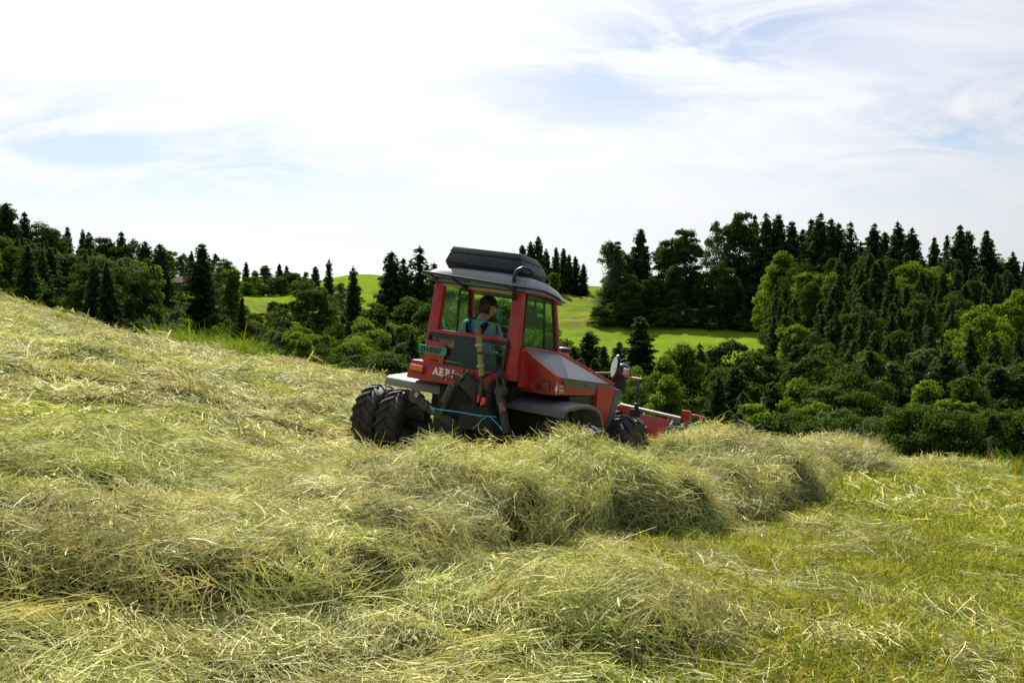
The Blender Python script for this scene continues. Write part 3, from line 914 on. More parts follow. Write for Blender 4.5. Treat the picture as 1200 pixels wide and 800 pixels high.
class Kind:
    """one shape of tree: shared meshes for its crown and trunk, built for height H"""
    def __init__(s, name, H, crown, mat, trunk):
        s.name, s.H = name, H
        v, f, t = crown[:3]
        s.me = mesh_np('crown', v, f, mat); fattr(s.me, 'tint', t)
        tmp = trunk.build('trunk', M_BARK, None, 0, True); s.tm = tmp.data; bpy.data.objects.remove(tmp)
    def plant(s, x, y, z, h, wide=1.0, rot=0.0, label=None, cat='tree', group=None):
        root = empty(s.name, (x, y, z - .1)); k = h / s.H
        root.scale = (k * wide, k * wide, k); root.rotation_euler = (0, 0, rot)
        tag(root, label, cat, group)
        obj('crown', s.me, root); obj('trunk', s.tm, root)
        return root


def mk_leaf(name, mat, seed, H, R, low, n, per, leaf, shape, limbs=14, r0=.26, lean=.01):
    c = leaf_crown(seed, H, R, low, n, per, leaf, shape)
    return Kind(name, H, c, mat, trunk_mb(seed, H, r0, sorted(c[3], key=lambda q: q[2])[::max(1, len(c[3]) // limbs)], .9, lean))


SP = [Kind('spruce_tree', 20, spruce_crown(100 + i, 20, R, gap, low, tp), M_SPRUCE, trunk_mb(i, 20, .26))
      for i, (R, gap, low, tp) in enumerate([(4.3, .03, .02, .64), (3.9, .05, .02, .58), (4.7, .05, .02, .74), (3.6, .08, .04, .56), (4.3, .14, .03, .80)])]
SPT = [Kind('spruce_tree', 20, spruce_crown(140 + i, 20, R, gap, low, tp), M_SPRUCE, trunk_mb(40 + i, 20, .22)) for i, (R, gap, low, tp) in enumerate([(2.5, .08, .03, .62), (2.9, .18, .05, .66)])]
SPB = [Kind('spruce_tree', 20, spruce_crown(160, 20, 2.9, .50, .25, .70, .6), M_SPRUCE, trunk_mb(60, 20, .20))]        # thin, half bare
LD = [mk_leaf('broadleaf_tree', M_LEAF_D, 200 + i, 16, R * 1.25, low, int(n * 1.7), 270, .18, sh) for i, (R, low, n, sh) in
      enumerate([(4.6, .12, 56, 'oval'), (3.9, .10, 52, 'column'), (5.2, .08, 60, 'oval'), (4.2, .06, 54, 'cone')])]
LB = [mk_leaf('broadleaf_tree', M_LEAF_B, 230 + i, 16, R * 1.25, low, int(n * 1.7), 270, .18, sh) for i, (R, low, n, sh) in
      enumerate([(5.0, .08, 58, 'oval'), (4.3, .08, 54, 'cone'), (4.0, .10, 52, 'column')])]
LP = [mk_leaf('broadleaf_tree', M_LEAF_P, 260 + i, 16, R * 1.2, low, int(n * 1.5), per, .22, sh) for i, (R, low, n, per, sh) in enumerate([(4.6, .10, 40, 150, 'oval'), (3.8, .08, 46, 180, 'column')])]
LO = [mk_leaf('broadleaf_tree', M_LEAF_O, 280 + i, 16, R * 1.25, low, int(n * 1.7), 270, .22, sh) for i, (R, low, n, sh) in enumerate([(4.6, .06, 56, 'oval'), (5.4, .03, 60, 'dome')])]
BU = [mk_leaf('bush', m_, 300 + i, 3, R, .02, n, 300, lf * .75, 'dome', 10, .05, .05) for i, (m_, R, n, lf) in
      enumerate([(M_LEAF_D, 1.9, 52, .075), (M_LEAF_B, 1.7, 48, .075), (M_LEAF_P, 1.6, 40, .07), (M_LEAF_O, 1.8, 50, .07)])]
KINDS = dict(S=SP, T=SPT, X=SPB, D=LD, B=LB, P=LP, O=LO)
rt = random.Random(77)
TREES = []


def put(px, top, d, kind, wide=1.0, label=None, group=None, idx=None, cat='tree'):
    """a tree standing d metres ahead in that column, tall enough to reach its place on the skyline"""
    x, y, z = at(px, d)
    h = EYE + (CY - top) / F * d - z
    if h < 2.0: return None
    ks = KINDS[kind]; k = ks[rt.randrange(len(ks)) if idx is None else idx]
    TREES.append((x, y, h))
    return k.plant(x, y, z, h, wide * rt.uniform(.92, 1.08) * (1.25 if kind in 'SX' else 1.0), rt.uniform(0, 6.28), label, cat, group)


NUM = ['first', 'second', 'third', 'fourth', 'fifth', 'sixth', 'seventh', 'eighth', 'ninth', 'tenth', 'eleventh', 'twelfth', 'thirteenth', 'fourteenth', 'fifteenth', 'sixteenth', 'seventeenth', 'eighteenth', 'nineteenth', 'twentieth',
       'twenty-first', 'twenty-second', 'twenty-third', 'twenty-fourth', 'twenty-fifth', 'twenty-sixth', 'twenty-seventh', 'twenty-eighth']
WORD = dict(S='spruce', T='slim spruce', X='half-bare spruce', D='leafy tree', B='bright leafy tree', P='pale leafy tree', O='olive leafy tree')


def skyline(rows, phrase, group, rev=False):
    rows = sorted(rows, key=lambda r: r[0], reverse=rev)
    for i, (px, top, d, k, w) in enumerate(rows):
        put(px, top, d, k, w, f'{WORD[k]}, {NUM[i]} treetop {phrase}', group)


# the wooded hill above the field's high side
skyline([(-14, 234, 215, 'D', 1.1), (9, 238, 210, 'S', 1.0), (30, 249, 220, 'S', 1.0), (50, 261, 225, 'D', 1.0), (64, 268, 230, 'D', 1.0), (80, 266, 250, 'S', .8), (98, 269, 255, 'T', 1.0),
         (105, 272, 250, 'S', .8), (122, 277, 240, 'D', 1.0), (143, 272, 240, 'S', .9), (158, 281, 235, 'D', .9), (171, 283, 225, 'S', .9), (188, 286, 215, 'S', 1.0), (199, 293, 292, 'B', .9)],
        'along the crest of the wooded hill, counted towards the tractor', 'trees on the crest of the wooded hill')
# by the shed and the far meadow, up to the tractor
for a in [(225, 294, 265, 'S', .9, 'dark spruce close behind the low shed'), (216, 297, 285, 'D', .8, 'leafy tree rising behind the roof of the low shed'),
          (238, 286, 205, 'S', 1.0, 'tall ragged spruce standing alone beside the low shed'), (254, 296, 215, 'P', .55, 'thin tall leafy tree next to the tall ragged spruce'),
          (272, 314, 210, 'B', .8, 'round bright green tree at the edge of the far meadow'), (264, 303, 260, 'D', .9, 'leafy tree behind the round bright green tree'),
          (289, 307, 330, 'S', .8, 'small dark spruce starting the far treeline behind the meadow'), (299, 316, 335, 'D', 1.0, 'low leafy tree in the far treeline beside the small dark spruce'),
          (311, 310, 345, 'D', 1.2, 'rounded leafy tree in the far treeline behind the meadow'), (328, 309, 350, 'S', .9, 'dark spruce of a close pair in the far treeline, nearer the shed'),
          (336, 311, 350, 'S', .9, 'dark spruce of a close pair in the far treeline, nearer the tractor'), (347, 319, 355, 'P', 1.1, 'pale leafy tree ending the far treeline'),
          (359, 318, 355, 'P', 1.0, 'second pale leafy tree ending the far treeline'), (370, 312, 300, 'S', .9, 'spruce just behind the tall needle-thin spruce on the meadow crest'),
          (386, 304, 215, 'T', .9, 'tall needle-thin spruce against the meadow crest'), (414, 313, 200, 'T', 1.2, 'dark spruce against the bright meadow crest'),
          (400, 330, 210, 'P', .9, 'pale leafy tree leaning against the dark spruce below the meadow crest'),
          (362, 330, 175, 'D', 1.25, 'big bushy leafy tree in the gully below the far meadow'),
          (459, 295, 185, 'S', .75, 'taller of two close spruces rising behind the tractor cab'), (473, 303, 188, 'S', .85, 'shorter of two close spruces rising behind the tractor cab'),
          (492, 290, 190, 'X', 1.2, 'thin open spruce beside the tractor roof'), (509, 308, 195, 'S', .8, 'spruce partly hidden by the tractor roof'),
          (284, 345, 185, 'S', .7, 'small dark spruce in front of the far meadow bank'), (279, 352, 240, 'D', .9, 'bush-like tree on the far meadow bank'),
          (244, 334, 245, 'B', .8, 'round bright bush-like tree on the lawn by the shed')]:
    put(*a)
# on the meadow crest behind the cab
skyline([(612, 287, 300, 'S', .8), (622, 283, 302, 'S', .8), (631, 277, 300, 'S', .85), (640, 291, 305, 'S', .8), (652, 290, 300, 'S', .75), (660, 291, 304, 'S', .75), (667, 298, 300, 'S', .7), (674, 300, 302, 'S', .8), (684, 309, 300, 'S', .9)],
        'of the spruce clump on the meadow crest, counted from the cab', 'spruces on the meadow crest')
put(649, 319, 285, 'B', 1.0, 'small bright green tree in front of the crest spruces')
# the grove above the meadow
for a in [(716, 281, 255, 'P', .80, 'pale feathery tree at the meadow end of the grove'), (728, 292, 262, 'D', .55, 'dark leafy tree behind the pale feathery tree of the grove'),
          (751, 268, 262, 'S', .95, 'lone tall spruce in the grove above the meadow'), (736, 300, 268, 'S', .8, 'low spruce beside the lone tall spruce in the grove'),
          (742, 322, 248, 'O', .9, 'olive tinted small tree below the lone tall spruce'), (765, 322, 250, 'D', .8, 'leafy tree between the lone tall spruce and the twin crowns'),
          (781, 281, 258, 'D', .95, 'first of twin leafy crowns in the grove above the meadow', None, 1), (804, 268, 258, 'D', .95, 'taller of twin leafy crowns in the grove above the meadow', None, 1), (790, 308, 250, 'D', .9, 'dark leafy tree in front of the twin crowns'),
          (822, 322, 252, 'D', .8, 'leafy tree filling the gap between the twin crowns and the tallest leafy trees'),
          (839, 258, 268, 'P', .62, 'open leafy tree beside the tallest leafy tree of the grove'), (867, 248, 268, 'D', .85, 'tallest leafy tree of the grove', None, 1),
          (884, 252, 275, 'S', .6, 'spruce just behind the tallest leafy tree of the grove'), (843, 306, 250, 'D', .9, 'dense dark tree with its skirt on the shaded meadow'), (860, 322, 250, 'S', 1.2, 'broad dark spruce with low boughs over the shaded meadow'),
          (881, 334, 256, 'O', .8, 'low olive bushy tree in the gap at the grove end')]:
    put(*a)
for i, px in enumerate((703, 718, 731, 747, 762, 776, 794, 812, 829, 847, 868, 884)):
    x, y, z = at(px, 246 + (i * 7) % 5); BU[i % 4].plant(x, y, z, rt.uniform(3.5, 6.0), 1.2, i, 'shrub in the undergrowth at the foot of the grove', 'bush', 'shrubs at the foot of the grove')
# the high wood beside the meadow
skyline([(897, 250, 265, 'S', .8), (912, 252, 262, 'S', .8), (928, 260, 258, 'S', .8), (940, 269, 262, 'S', .8), (950, 257, 255, 'S', .8), (961, 250, 250, 'S', .85), (973, 257, 254, 'S', .8), (982, 262, 256, 'S', .8),
         (996, 261, 250, 'X', 1.0), (1008, 283, 255, 'S', .9), (1024, 262, 250, 'S', .85), (1036, 272, 256, 'S', .8), (1051, 260, 250, 'S', .85), (1068, 267, 246, 'S', .9), (1094, 278, 246, 'S', .85), (1109, 276, 250, 'X', .9),
         (1124, 264, 240, 'S', .95), (1133, 271, 244, 'S', .85), (1155, 270, 238, 'S', 1.0), (1172, 303, 240, 'B', .9), (1186, 295, 232, 'S', .9), (1200, 306, 230, 'S', .9), (1222, 300, 228, 'S', .9)],
        'along the crest of the high wood, counted from the meadow', 'trees on the crest of the high wood')
for a in [(916, 293, 225, 'B', 1.0, 'big bright tree at the corner of the meadow under the high wood'), (903, 318, 230, 'B', .8, 'lower bright tree pressing out over the meadow corner'),
          (946, 318, 205, 'B', .9, 'bright tree on the high wood slope below the tallest spruces'), (976, 318, 208, 'B', .85, 'second bright tree on the high wood slope below the tallest spruces'),
          (1070, 307, 205, 'B', 1.1, 'wide bright crown high on the wooded slope'), (1097, 313, 204, 'B', .9, 'bright crown joined to the wide bright crown high on the slope'), (1031, 303, 210, 'S', .9, 'dark spruce beside the wide bright crown on the slope'),
          (1062, 335, 190, 'S', .9, 'dark spruce below the wide bright crown on the slope'), (1148, 330, 200, 'P', .7, 'pale small crown among the dark spruces of the high wood'),
          (1150, 358, 130, 'B', .95, 'tall bright tree half way down the high wood slope'), (1192, 340, 150, 'B', .9, 'bright tree at the frame edge on the high wood slope'),
          (1081, 404, 105, 'P', .8, 'pale bluish green tree low on the wooded slope'), (1112, 400, 112, 'P', .45, 'slender silvery tree low on the wooded slope'), (1041, 396, 105, 'S', .9, 'dark spruce near the pale bluish tree'),
          (930, 378, 130, 'B', .9, 'bright leafy tree where the meadow meets the wood'), (907, 370, 140, 'S', .8, 'dark spruce at the meadow corner'), (963, 404, 110, 'O', .9, 'olive tree low on the wooded slope'),
          (1001, 398, 108, 'S', 1.1, 'dark spruce with wide boughs above the olive tree'),
          (751, 371, 125, 'T', 1.9, 'tall dark ragged spruce in front of the meadow'), (690, 388, 130, 'S', 1.4, 'spruce showing just past the tractor bonnet'), (726, 400, 132, 'S', 1.15, 'small spruce between the bonnet and the tall ragged spruce'),
          (664, 396, 140, 'T', .8, 'small spruce top peeping over the side of the tractor bonnet'), (672, 405, 128, 'S', .9, 'low spruce behind the tractor air intake'), (708, 405, 126, 'S', .9, 'low spruce behind the mirror arm'),
          (800, 399, 95, 'B', 1.0, 'bright leafy tree above the hay rake', None, 1), (779, 414, 92, 'B', .9, 'bright leafy tree beside the tall ragged spruce', None, 1), (820, 402, 98, 'S', .7, 'dark young spruce between the trees above the rake'),
          (855, 398, 105, 'O', 1.2, 'wide olive tree below the shaded meadow'), (884, 410, 110, 'O', 1.0, 'olive tree nearer the wood below the shaded meadow'), (843, 432, 84, 'D', .9, 'dark green tree in front of the wide olive tree'), (862, 428, 82, 'S', 1.0, 'dark spruce in front of the wide olive tree')]:
    put(*a)

for a in [(506, 352, 150, 'D', 1.2, 'dark leafy tree seen past the tractor number plate'), (524, 338, 158, 'D', 1.1, 'leafy tree seen through the rear window opening of the cab'), (545, 342, 150, 'S', 1.2, 'spruce seen through the cab beside the driver'),
          (562, 345, 145, 'D', 1.3, 'leafy tree behind the head of the driver'), (588, 348, 150, 'B', 1.2, 'bright leafy tree seen through the windscreen of the cab'), (612, 350, 155, 'D', 1.2, 'leafy tree seen through the cab side window, nearer its rear'), (632, 385, 140, 'D', 1.1, 'low leafy tree seen through the cab side window, nearer its front'),
          (480, 345, 165, 'D', 1.2, 'leafy tree under the two close spruces beside the cab'), (440, 352, 170, 'D', 1.2, 'leafy tree in the gully under the bright meadow crest'), (424, 372, 150, 'B', 1.1, 'bright leafy tree in the gully under the bright meadow crest'),
          (395, 378, 150, 'D', 1.1, 'leafy tree below the tall needle-thin spruce'), (455, 380, 130, 'S', 1.0, 'dark spruce low in the gully beside the cab'), (436, 405, 95, 'O', 1.0, 'olive tree low in the gully behind the tractor tail lamp'), (415, 398, 100, 'D', 1.0, 'dark leafy tree low in the gully, nearest the tractor fender')]:
    put(*a)

for a in [(1000, 432, 66, 'D', 1.1, 'dark leafy tree just behind the field-edge bushes, nearest the pale swath'), (1046, 424, 68, 'S', 1.1, 'dark spruce just behind the bushes past the end of the pale swath'), (1088, 442, 62, 'B', 1.0, 'bright leafy tree just behind the small hay heap'),
          (1132, 436, 64, 'D', 1.1, 'leafy tree towering over the widest green bush'), (1172, 428, 66, 'S', 1.1, 'dark spruce standing above the dark fence post'), (1206, 418, 66, 'D', 1.2, 'leafy tree at the frame edge above the orange marker'),
          (936, 440, 70, 'B', 1.0, 'bright leafy tree between the rake end and the pale swath'), (905, 446, 72, 'S', 1.1, 'dark spruce between the rake end and the pale swath'), (972, 452, 64, 'O', 1.1, 'olive tree rising over the middle of the pale swath'),
          (1110, 410, 85, 'S', 1.1, 'dark spruce between the silvery tree and the hay heap'), (1020, 410, 88, 'S', 1.1, 'dark spruce above the end of the pale swath')]:
    put(*a)
rs = random.Random(9)
for i in range(16):
    x, y, z = at(284 + i * 5, rs.uniform(322, 348)); BU[rs.choice((0, 2, 1))].plant(x, y, z, rs.uniform(3.5, 6.5), rs.uniform(.9, 1.4), i, 'shrub at the foot of the far treeline behind the meadow', 'bush', 'shrubs under the far treeline')
for i in range(26):
    x, y, z = at(rs.uniform(203, 350), rs.uniform(182, 262)); BU[rs.choice((0, 0, 2, 3, 1))].plant(x, y, z, rs.uniform(2.2, 5.0), rs.uniform(.8, 1.2), i, 'shrub on the brownish bank below the shed and the far meadow', 'bush', 'shrubs on the brownish bank')

# the rest of the woods
KEY = list(TREES)


def lim(px, d):
    """no crown in the filling may rise above this row there"""
    far = np.interp(px, [-200, 0, 60, 120, 200, 214, 262, 300, 345, 352, 420, 500, 640, 652, 720, 760, 840, 898, 902, 940, 1000, 1100, 1200, 1400],
                    [244, 256, 276, 288, 304, 394, 412, 380, 362, 352, 346, 342, 345, 408, 420, 425, 418, 412, 330, 300, 288, 296, 318, 318])
    near = np.interp(px, [-200, 0, 150, 206, 214, 330, 450, 640, 700, 900, 1000, 1100, 1300], [270, 290, 325, 345, 395, 398, 410, 400, 420, 450, 455, 440, 440])
    return far + (near - far) * float(np.interp(d, [48, 215], [1, 0]))


def fill(n, px0, px1, d0, d1, mix, names, gap, seed, hmin=3.2):
    r = random.Random(seed); done = 0
    for _ in range(n * 30):
        if done >= n: break
        px = r.uniform(px0, px1); d = math.sqrt(r.uniform(d0 * d0, d1 * d1))
        if d < field_edge(px) + 12: continue
        x, y, z = at(px, d)
        if any((x - a) ** 2 + (y - b) ** 2 < (gap * r.uniform(.8, 1.2)) ** 2 for a, b, _h in TREES): continue
        k = r.choice(mix); h = r.uniform(17, 28) if k in 'ST' else r.uniform(13, 22)
        h = min(h, EYE + (CY - lim(px, d) - r.uniform(0, 26)) / F * d - z)
        if h < hmin: continue
        TREES.append((x, y, h)); done += 1
        kk = KINDS[k]; q = kk[r.randrange(len(kk))]
        what = 'dark spruce' if k in 'ST' else {'D': 'dark leafy tree', 'B': 'bright leafy tree', 'P': 'pale leafy tree', 'O': 'olive leafy tree'}[k]
        q.plant(x, y, z, h, (r.uniform(.82, 1.08) if h > 9 or k in 'ST' else r.uniform(.9, 1.1)), r.uniform(0, 6.28), f'{what} {names[0]}', 'tree', f'{what}s {names[1]}')


fill(130, -190, 190, 75, 236, 'SSSDDDBPTS', ('inside the wooded hill, lower than its crest', 'inside the wooded hill'), 5.2, 1, 13)
fill(85, 300, 660, 78, 180, 'DSBPSSDBSS', ('filling the gully behind the tractor', 'filling the gully'), 4.8, 2, 8.0)
fill(12, 205, 300, 62, 110, 'DOBP', ('low in the gully below the shed', 'low in the gully below the shed'), 5.0, 3)
fill(30, 650, 905, 62, 112, 'DSBSDS', ('low in the gully below the meadow', 'low in the gully below the meadow'), 5.2, 4)
fill(165, 905, 1400, 70, 240, 'SSSSSTSSSSSSTDDDO', ('inside the high wood, lower than its crest', 'inside the high wood'), 5.0, 5, 12)

# bushes along the field edge
for i, (px, top, d, k, w, lab) in enumerate([
        (893, 470, 52, 1, 1.0, 'bright bush just beyond the end of the hay rake'), (915, 482, 50, 0, 1.0, 'dark bush next to the bright bush beyond the rake'), (942, 470, 54, 1, 1.0, 'leafy bush behind the pale hay swath, nearer the rake'),
        (985, 478, 50, 2, 1.1, 'pale leaved bush rising behind the pale hay swath'), (1010, 486, 49, 0, 1.0, 'small dark bush beside the end of the pale hay swath'), (962, 488, 47, 0, 1.0, 'low dark bush half hidden by the pale hay swath'),
        (1052, 474, 42, 2, 1.0, 'grey green bush first past the end of the pale swath'), (1075, 474, 41, 0, 1.0, 'dense green bush behind the small hay heap'), (1105, 476, 41, 0, 1.1, 'widest green bush at the field edge'), (1128, 466, 44, 1, 1.0, 'bright topped bush behind the widest green bush'),
        (1172, 470, 43, 3, .9, 'olive bush behind the dark fence post'), (1200, 480, 42, 0, 1.0, 'dark bush at the frame edge behind the orange marker'), (1240, 478, 41, 0, 1.0, 'dark bush past the orange marker, cut by the frame'),
        (208, 362, 60, 2, .8, 'pale bush behind the bare pole on the slope'), (228, 388, 52, 3, .9, 'olive bush below the shed slope, next to the uncut grass'), (256, 392, 52, 0, 1.1, 'dark bush rising above the uncut grass strip'), (285, 396, 52, 1, 1.0, 'leafy bush past the end of the uncut grass strip'),
        (318, 404, 50, 0, 1.0, 'dark bush at the brow of the field'), (345, 412, 49, 3, 1.0, 'olive bush at the brow of the field'), (378, 416, 48, 0, 1.0, 'second dark bush at the brow of the field, nearer the tractor'), (408, 420, 47, 1, .9, 'bright bush at the brow of the field'), (438, 412, 47, 0, 1.2, 'dark bush directly behind the tractor wheels'),
        (166, 374, 56, 0, .9, 'dark bush behind the pole at the wood edge')]):
    x, y, z = at(px, d); h = EYE + (CY - top) / F * d - z
    if h > .8: BU[k].plant(x, y, z, h, w * (1 if h < 6 else .8), i * 1.3, lab, 'bush')
put(1165, 482, 40, 'S', 1.0, 'little dark spruce sapling behind the fence post')
# ------------------------------------------------------------------ the tractor (x to its right side, y forward, z up from its own base)
TM = Matrix(((0.847493116235965, 0.5143322331283188, 0.13121650771869245, -0.49547071902756545),
             (-0.5166661996400757, 0.8559925827069843, -0.018241066309512527, 12.018605887635703),
             (-0.12170232570552782, -0.052335956242943835, 0.991185901636016, -0.08842897450744591),
             (0, 0, 0, 1)))


def rooted(name):
    o = empty(name); o.matrix_world = TM; return o


def face_m(o, x, y):
    """matrix laying a text: origin o, along x, up y"""
    x = Vector(x).normalized(); y = Vector(y); z = x.cross(y).normalized(); y = z.cross(x)
    m = Matrix((x, y, z)).transposed().to_4x4(); m.translation = Vector(o); return m


def ribbon(path, x0, x1, th):
    """a bent sheet: path in (y, z), from x0 to x1, thickness th"""
    m = MB(); P = [Vector((0, *p)) for p in path]; n = len(P)
    nr = []
    for i in range(n):
        d = (P[min(i + 1, n - 1)] - P[max(i - 1, 0)]).normalized(); nr.append(Vector((0, -d.z, d.y)))
    vs = []
    for x in (x0, x1):
        vs += [(x, p.y, p.z) for p in P] + [(x, (p - q * th).y, (p - q * th).z) for p, q in zip(P, nr)]
    fs = []
    for i in range(n - 1):
        fs += [(i, i + 1, 2 * n + i + 1, 2 * n + i), (n + i + 1, n + i, 3 * n + i, 3 * n + i + 1), (i + 1, i, n + i, n + i + 1), (2 * n + i, 2 * n + i + 1, 3 * n + i + 1, 3 * n + i)]
    fs += [(0, 2 * n, 3 * n, n), (n - 1, 2 * n - 1, 4 * n - 1, 3 * n - 1)]
    return m.add(vs, fs)


def tyre_mb(Rr=.42, w=.34, lugs=17):
    m = MB(); h = w / 2; rim = .215
    prof = [(-h * .80, rim), (-h * .98, rim + .045), (-h, .32), (-h * .96, Rr - .065), (-h * .80, Rr - .034), (-h * .4, Rr - .028), (0, Rr - .026), (h * .4, Rr - .028), (h * .80, Rr - .034), (h * .96, Rr - .065), (h, .32), (h * .98, rim + .045), (h * .80, rim), (-h * .80, rim)]
    m.lathe(prof, 48)
    for s in (-1, 1):
        for k in range(lugs):
            a0 = 2 * math.pi * (k + (.5 if s > 0 else 0)) / lugs
            sec = []
            for q in range(5):                                # a lug sweeps from the middle to the shoulder
                t = q / 4.0
                x = s * h * (.02 + 1.0 * t); a = a0 + .30 * t ** 1.1
                ro = Rr + .004 - .030 * max(0, t - .7) / .3 - .012 * t; ri = Rr - .045 - .035 * max(0, t - .7) / .3
                wd = .046 + .012 * t
                sec.append([(x, (ro) * math.cos(a - wd), ro * math.sin(a - wd)), (x, ro * math.cos(a + wd), ro * math.sin(a + wd)),
                            (x, ri * math.cos(a + wd * 1.35), ri * math.sin(a + wd * 1.35)), (x, ri * math.cos(a - wd * 1.35), ri * math.sin(a - wd * 1.35))])
            vs = [p for c in sec for p in c]; fs = [(0, 1, 2, 3), (19, 18, 17, 16)]
            for q in range(4):
                b = 4 * q
                fs += [(b + i, b + 4 + i, b + 4 + (i + 1) % 4, b + (i + 1) % 4) for i in range(4)]
            m.add(vs, fs)
    return m


def make_tractor():
    root = rooted('tractor')
    tag(root, 'red hillside tractor with twin wheels and a glazed cab, working among the hay rows', 'tractor')
    B = lambda mb, name, mat, par=root, **k: mb.build(name, mat, par, **k)
    # --- wheels: twin tyres all round
    first = None
    for y in (.05, 1.82):
        for x in ((-1.48, -1.10, 1.10, 1.48) if y < 1 else (-1.16, -.80, .80, 1.16)):
            if first is None:
                w = empty('wheel'); w.parent = root
                B(tyre_mb(), 'tyre', RUBBER, w, bevel=.0)
                rm = MB().lathe([(-.14, .216), (-.15, .235), (-.12, .215), (.12, .215), (.15, .235), (.14, .216), (.03, .19), (.02, .10), (.05, .085), (.05, 0.001), (-.05, .001), (-.05, .085), (-.02, .10), (-.03, .19), (-.14, .216)], 32)
                B(rm, 'rim', GREY, w, smooth=False)
                first = w; w.location = (x, y, .27)
            else:
                w = first.copy(); C.objects.link(w); w.parent = root; w.location = (x, y, .27); w.rotation_euler = (.37 * x + y, 0, 0)
                for ch in list(first.children):
                    c = ch.copy(); C.objects.link(c); c.parent = w
    # --- chassis, axles
    m = MB().box(-.42, .42, -.25, 2.35, .30, .86).box(-.80, .92, .16, 1.55, .52, .88).box(-.55, .55, -.18, .9, .80, 1.05)
    B(m, 'chassis', CHASSIS, bevel=.02)
    for y, a_ in ((.05, 1.56), (1.82, 1.24)):
        B(MB().tube([(-a_, y, .27), (a_, y, .27)], .075, 14), 'axle', CHASSIS)
    # --- cab posts and rails
    z0, z1 = 1.10, 2.11
    for s in (-1, 1):
        o0, o1, i0, i1 = (.66, .61, .50, .475)
        B(MB().hexa([(s * i0, -.34, z0 - .04), (s * o0, -.34, z0 - .04), (s * (o0 + .0), -.24, z0 - .04), (s * i0, -.26, z0 - .04),
                     (s * i1, -.34, z1), (s * o1, -.34, z1), (s * o1, -.25, z1), (s * i1, -.27, z1)]), 'rear_pillar', RED, bevel=.018)
        B(MB().bar((s * .635, .74, 1.10), (s * .595, .42, 2.09), .055, .06, (1, 0, 0)), 'front_pillar', RED, bevel=.012)
        B(MB().bar((s * .60, -.30, 2.10), (s * .59, .44, 2.075), .05, .06), 'roof_rail', RED, bevel=.01)
        B(MB().bar((s * .655, -.26, 1.43), (s * .625, .66, 1.375), .03, .05), 'door_sill', RED, bevel=.008)
        # side glass in a black seal
        g = [(s * .632, -.235, 1.465), (s * .632, .60, 1.415), (s * .600, .40, 2.02), (s * .600, -.215, 2.07)]
        B(MB().plate(g, .006), 'side_window', GLASS)
        sm = MB()
        for a, b in zip(g, g[1:] + g[:1]): sm.bar(a, b, .022, .03)
        B(sm, 'window_seal', BLACK)
        B(MB().bar((s * .634, .30, 1.43), (s * .60, .19, 2.06), .018, .018), 'window_divider', BLACK)
        # door below the glass
        B(MB().plate([(s * .64, -.26, 1.42), (s * .64, .72, 1.37), (s * .66, .80, 1.0), (s * .66, -.26, 1.0)], .03), 'door', RED)
    B(MB().bar((-.56, -.345, 1.492), (.51, -.345, 1.512), .045, .05), 'crossbar', RED, bevel=.008)
    B(MB().bar((-.60, .44, 2.07), (.60, .44, 2.07), .06, .06).bar((-.6, -.30, 2.09), (.6, -.30, 2.09), .06, .06), 'roof_header', BLACK, bevel=.01)
    B(MB().bar((-.62, .76, 1.12), (.62, .76, 1.12), .05, .10), 'dash_rail', BLACK, bevel=.01)
    # front glass and lower rear glass with its black frame
    B(MB().plate([(-.585, .70, 1.18), (.585, .70, 1.18), (.555, .43, 2.05), (-.555, .43, 2.05)], .006), 'windscreen', GLASS)
    q = [(-.60, -.352, 1.135), (.49, -.352, 1.155), (.52, -.352, 1.475), (-.575, -.352, 1.455)]
    rw = B(MB().plate([q[0], q[1], q[2], q[3]], .006), 'rear_window', GLASS)
    fm = MB()
    for a, b in zip(q, q[1:] + q[:1]): fm.bar(a, b, .034, .05)
    B(fm, 'window_frame', BLACK, rw, bevel=.006)
    # upper rear window, swung up
    a = [(-.54, -.37, 2.085), (.54, -.37, 2.085), (.60, -.70, 2.125), (-.52, -.70, 2.165)]
    uw = B(MB().plate(a, .006), 'raised_window', GLASS)
    fm = MB()
    for p, r in zip(a, a[1:] + a[:1]): fm.bar(p, r, .085, .030)
    B(fm, 'window_frame', BLACK, uw, bevel=.005)
    B(MB().tube([(-.14, -.40, 2.05), (-.14, -.68, 2.135)], .016, 8).box(-.17, -.11, -.42, -.37, 2.0, 2.10), 'gas_strut', BLACK)
    # --- roof shell
    nx, ny = 26, 18; vs = []; top = []
    for i in range(nx + 1):
        for j in range(ny + 1):
            u = -1 + 2 * i / nx; v = j / ny
            ey = (1 - abs(2 * v - 1) ** 5) ; ex = (1 - abs(u) ** 4.5)
            x = u * (.695 - .02 * v); y = -.47 + 1.05 * v
            z = 2.135 + .145 * max(0, ex) ** .42 * max(0, min(1, ey)) ** .42 - .20 * max(0, v - .35) ** 1.6
            vs.append((x, y, z))
    fs = [(i * (ny + 1) + j, (i + 1) * (ny + 1) + j, (i + 1) * (ny + 1) + j + 1, i * (ny + 1) + j + 1) for i in range(nx) for j in range(ny)]
    m = MB().add(vs, fs); o = len(vs)
    m.add([(x, y, z - .05) for x, y, z in vs], [f[::-1] for f in fs])
    B(m, 'roof', ROOFG, smooth=True)
    B(MB().box(-.58, .58, -.34, .46, 2.035, 2.075), 'headliner', TAN, bevel=.01)
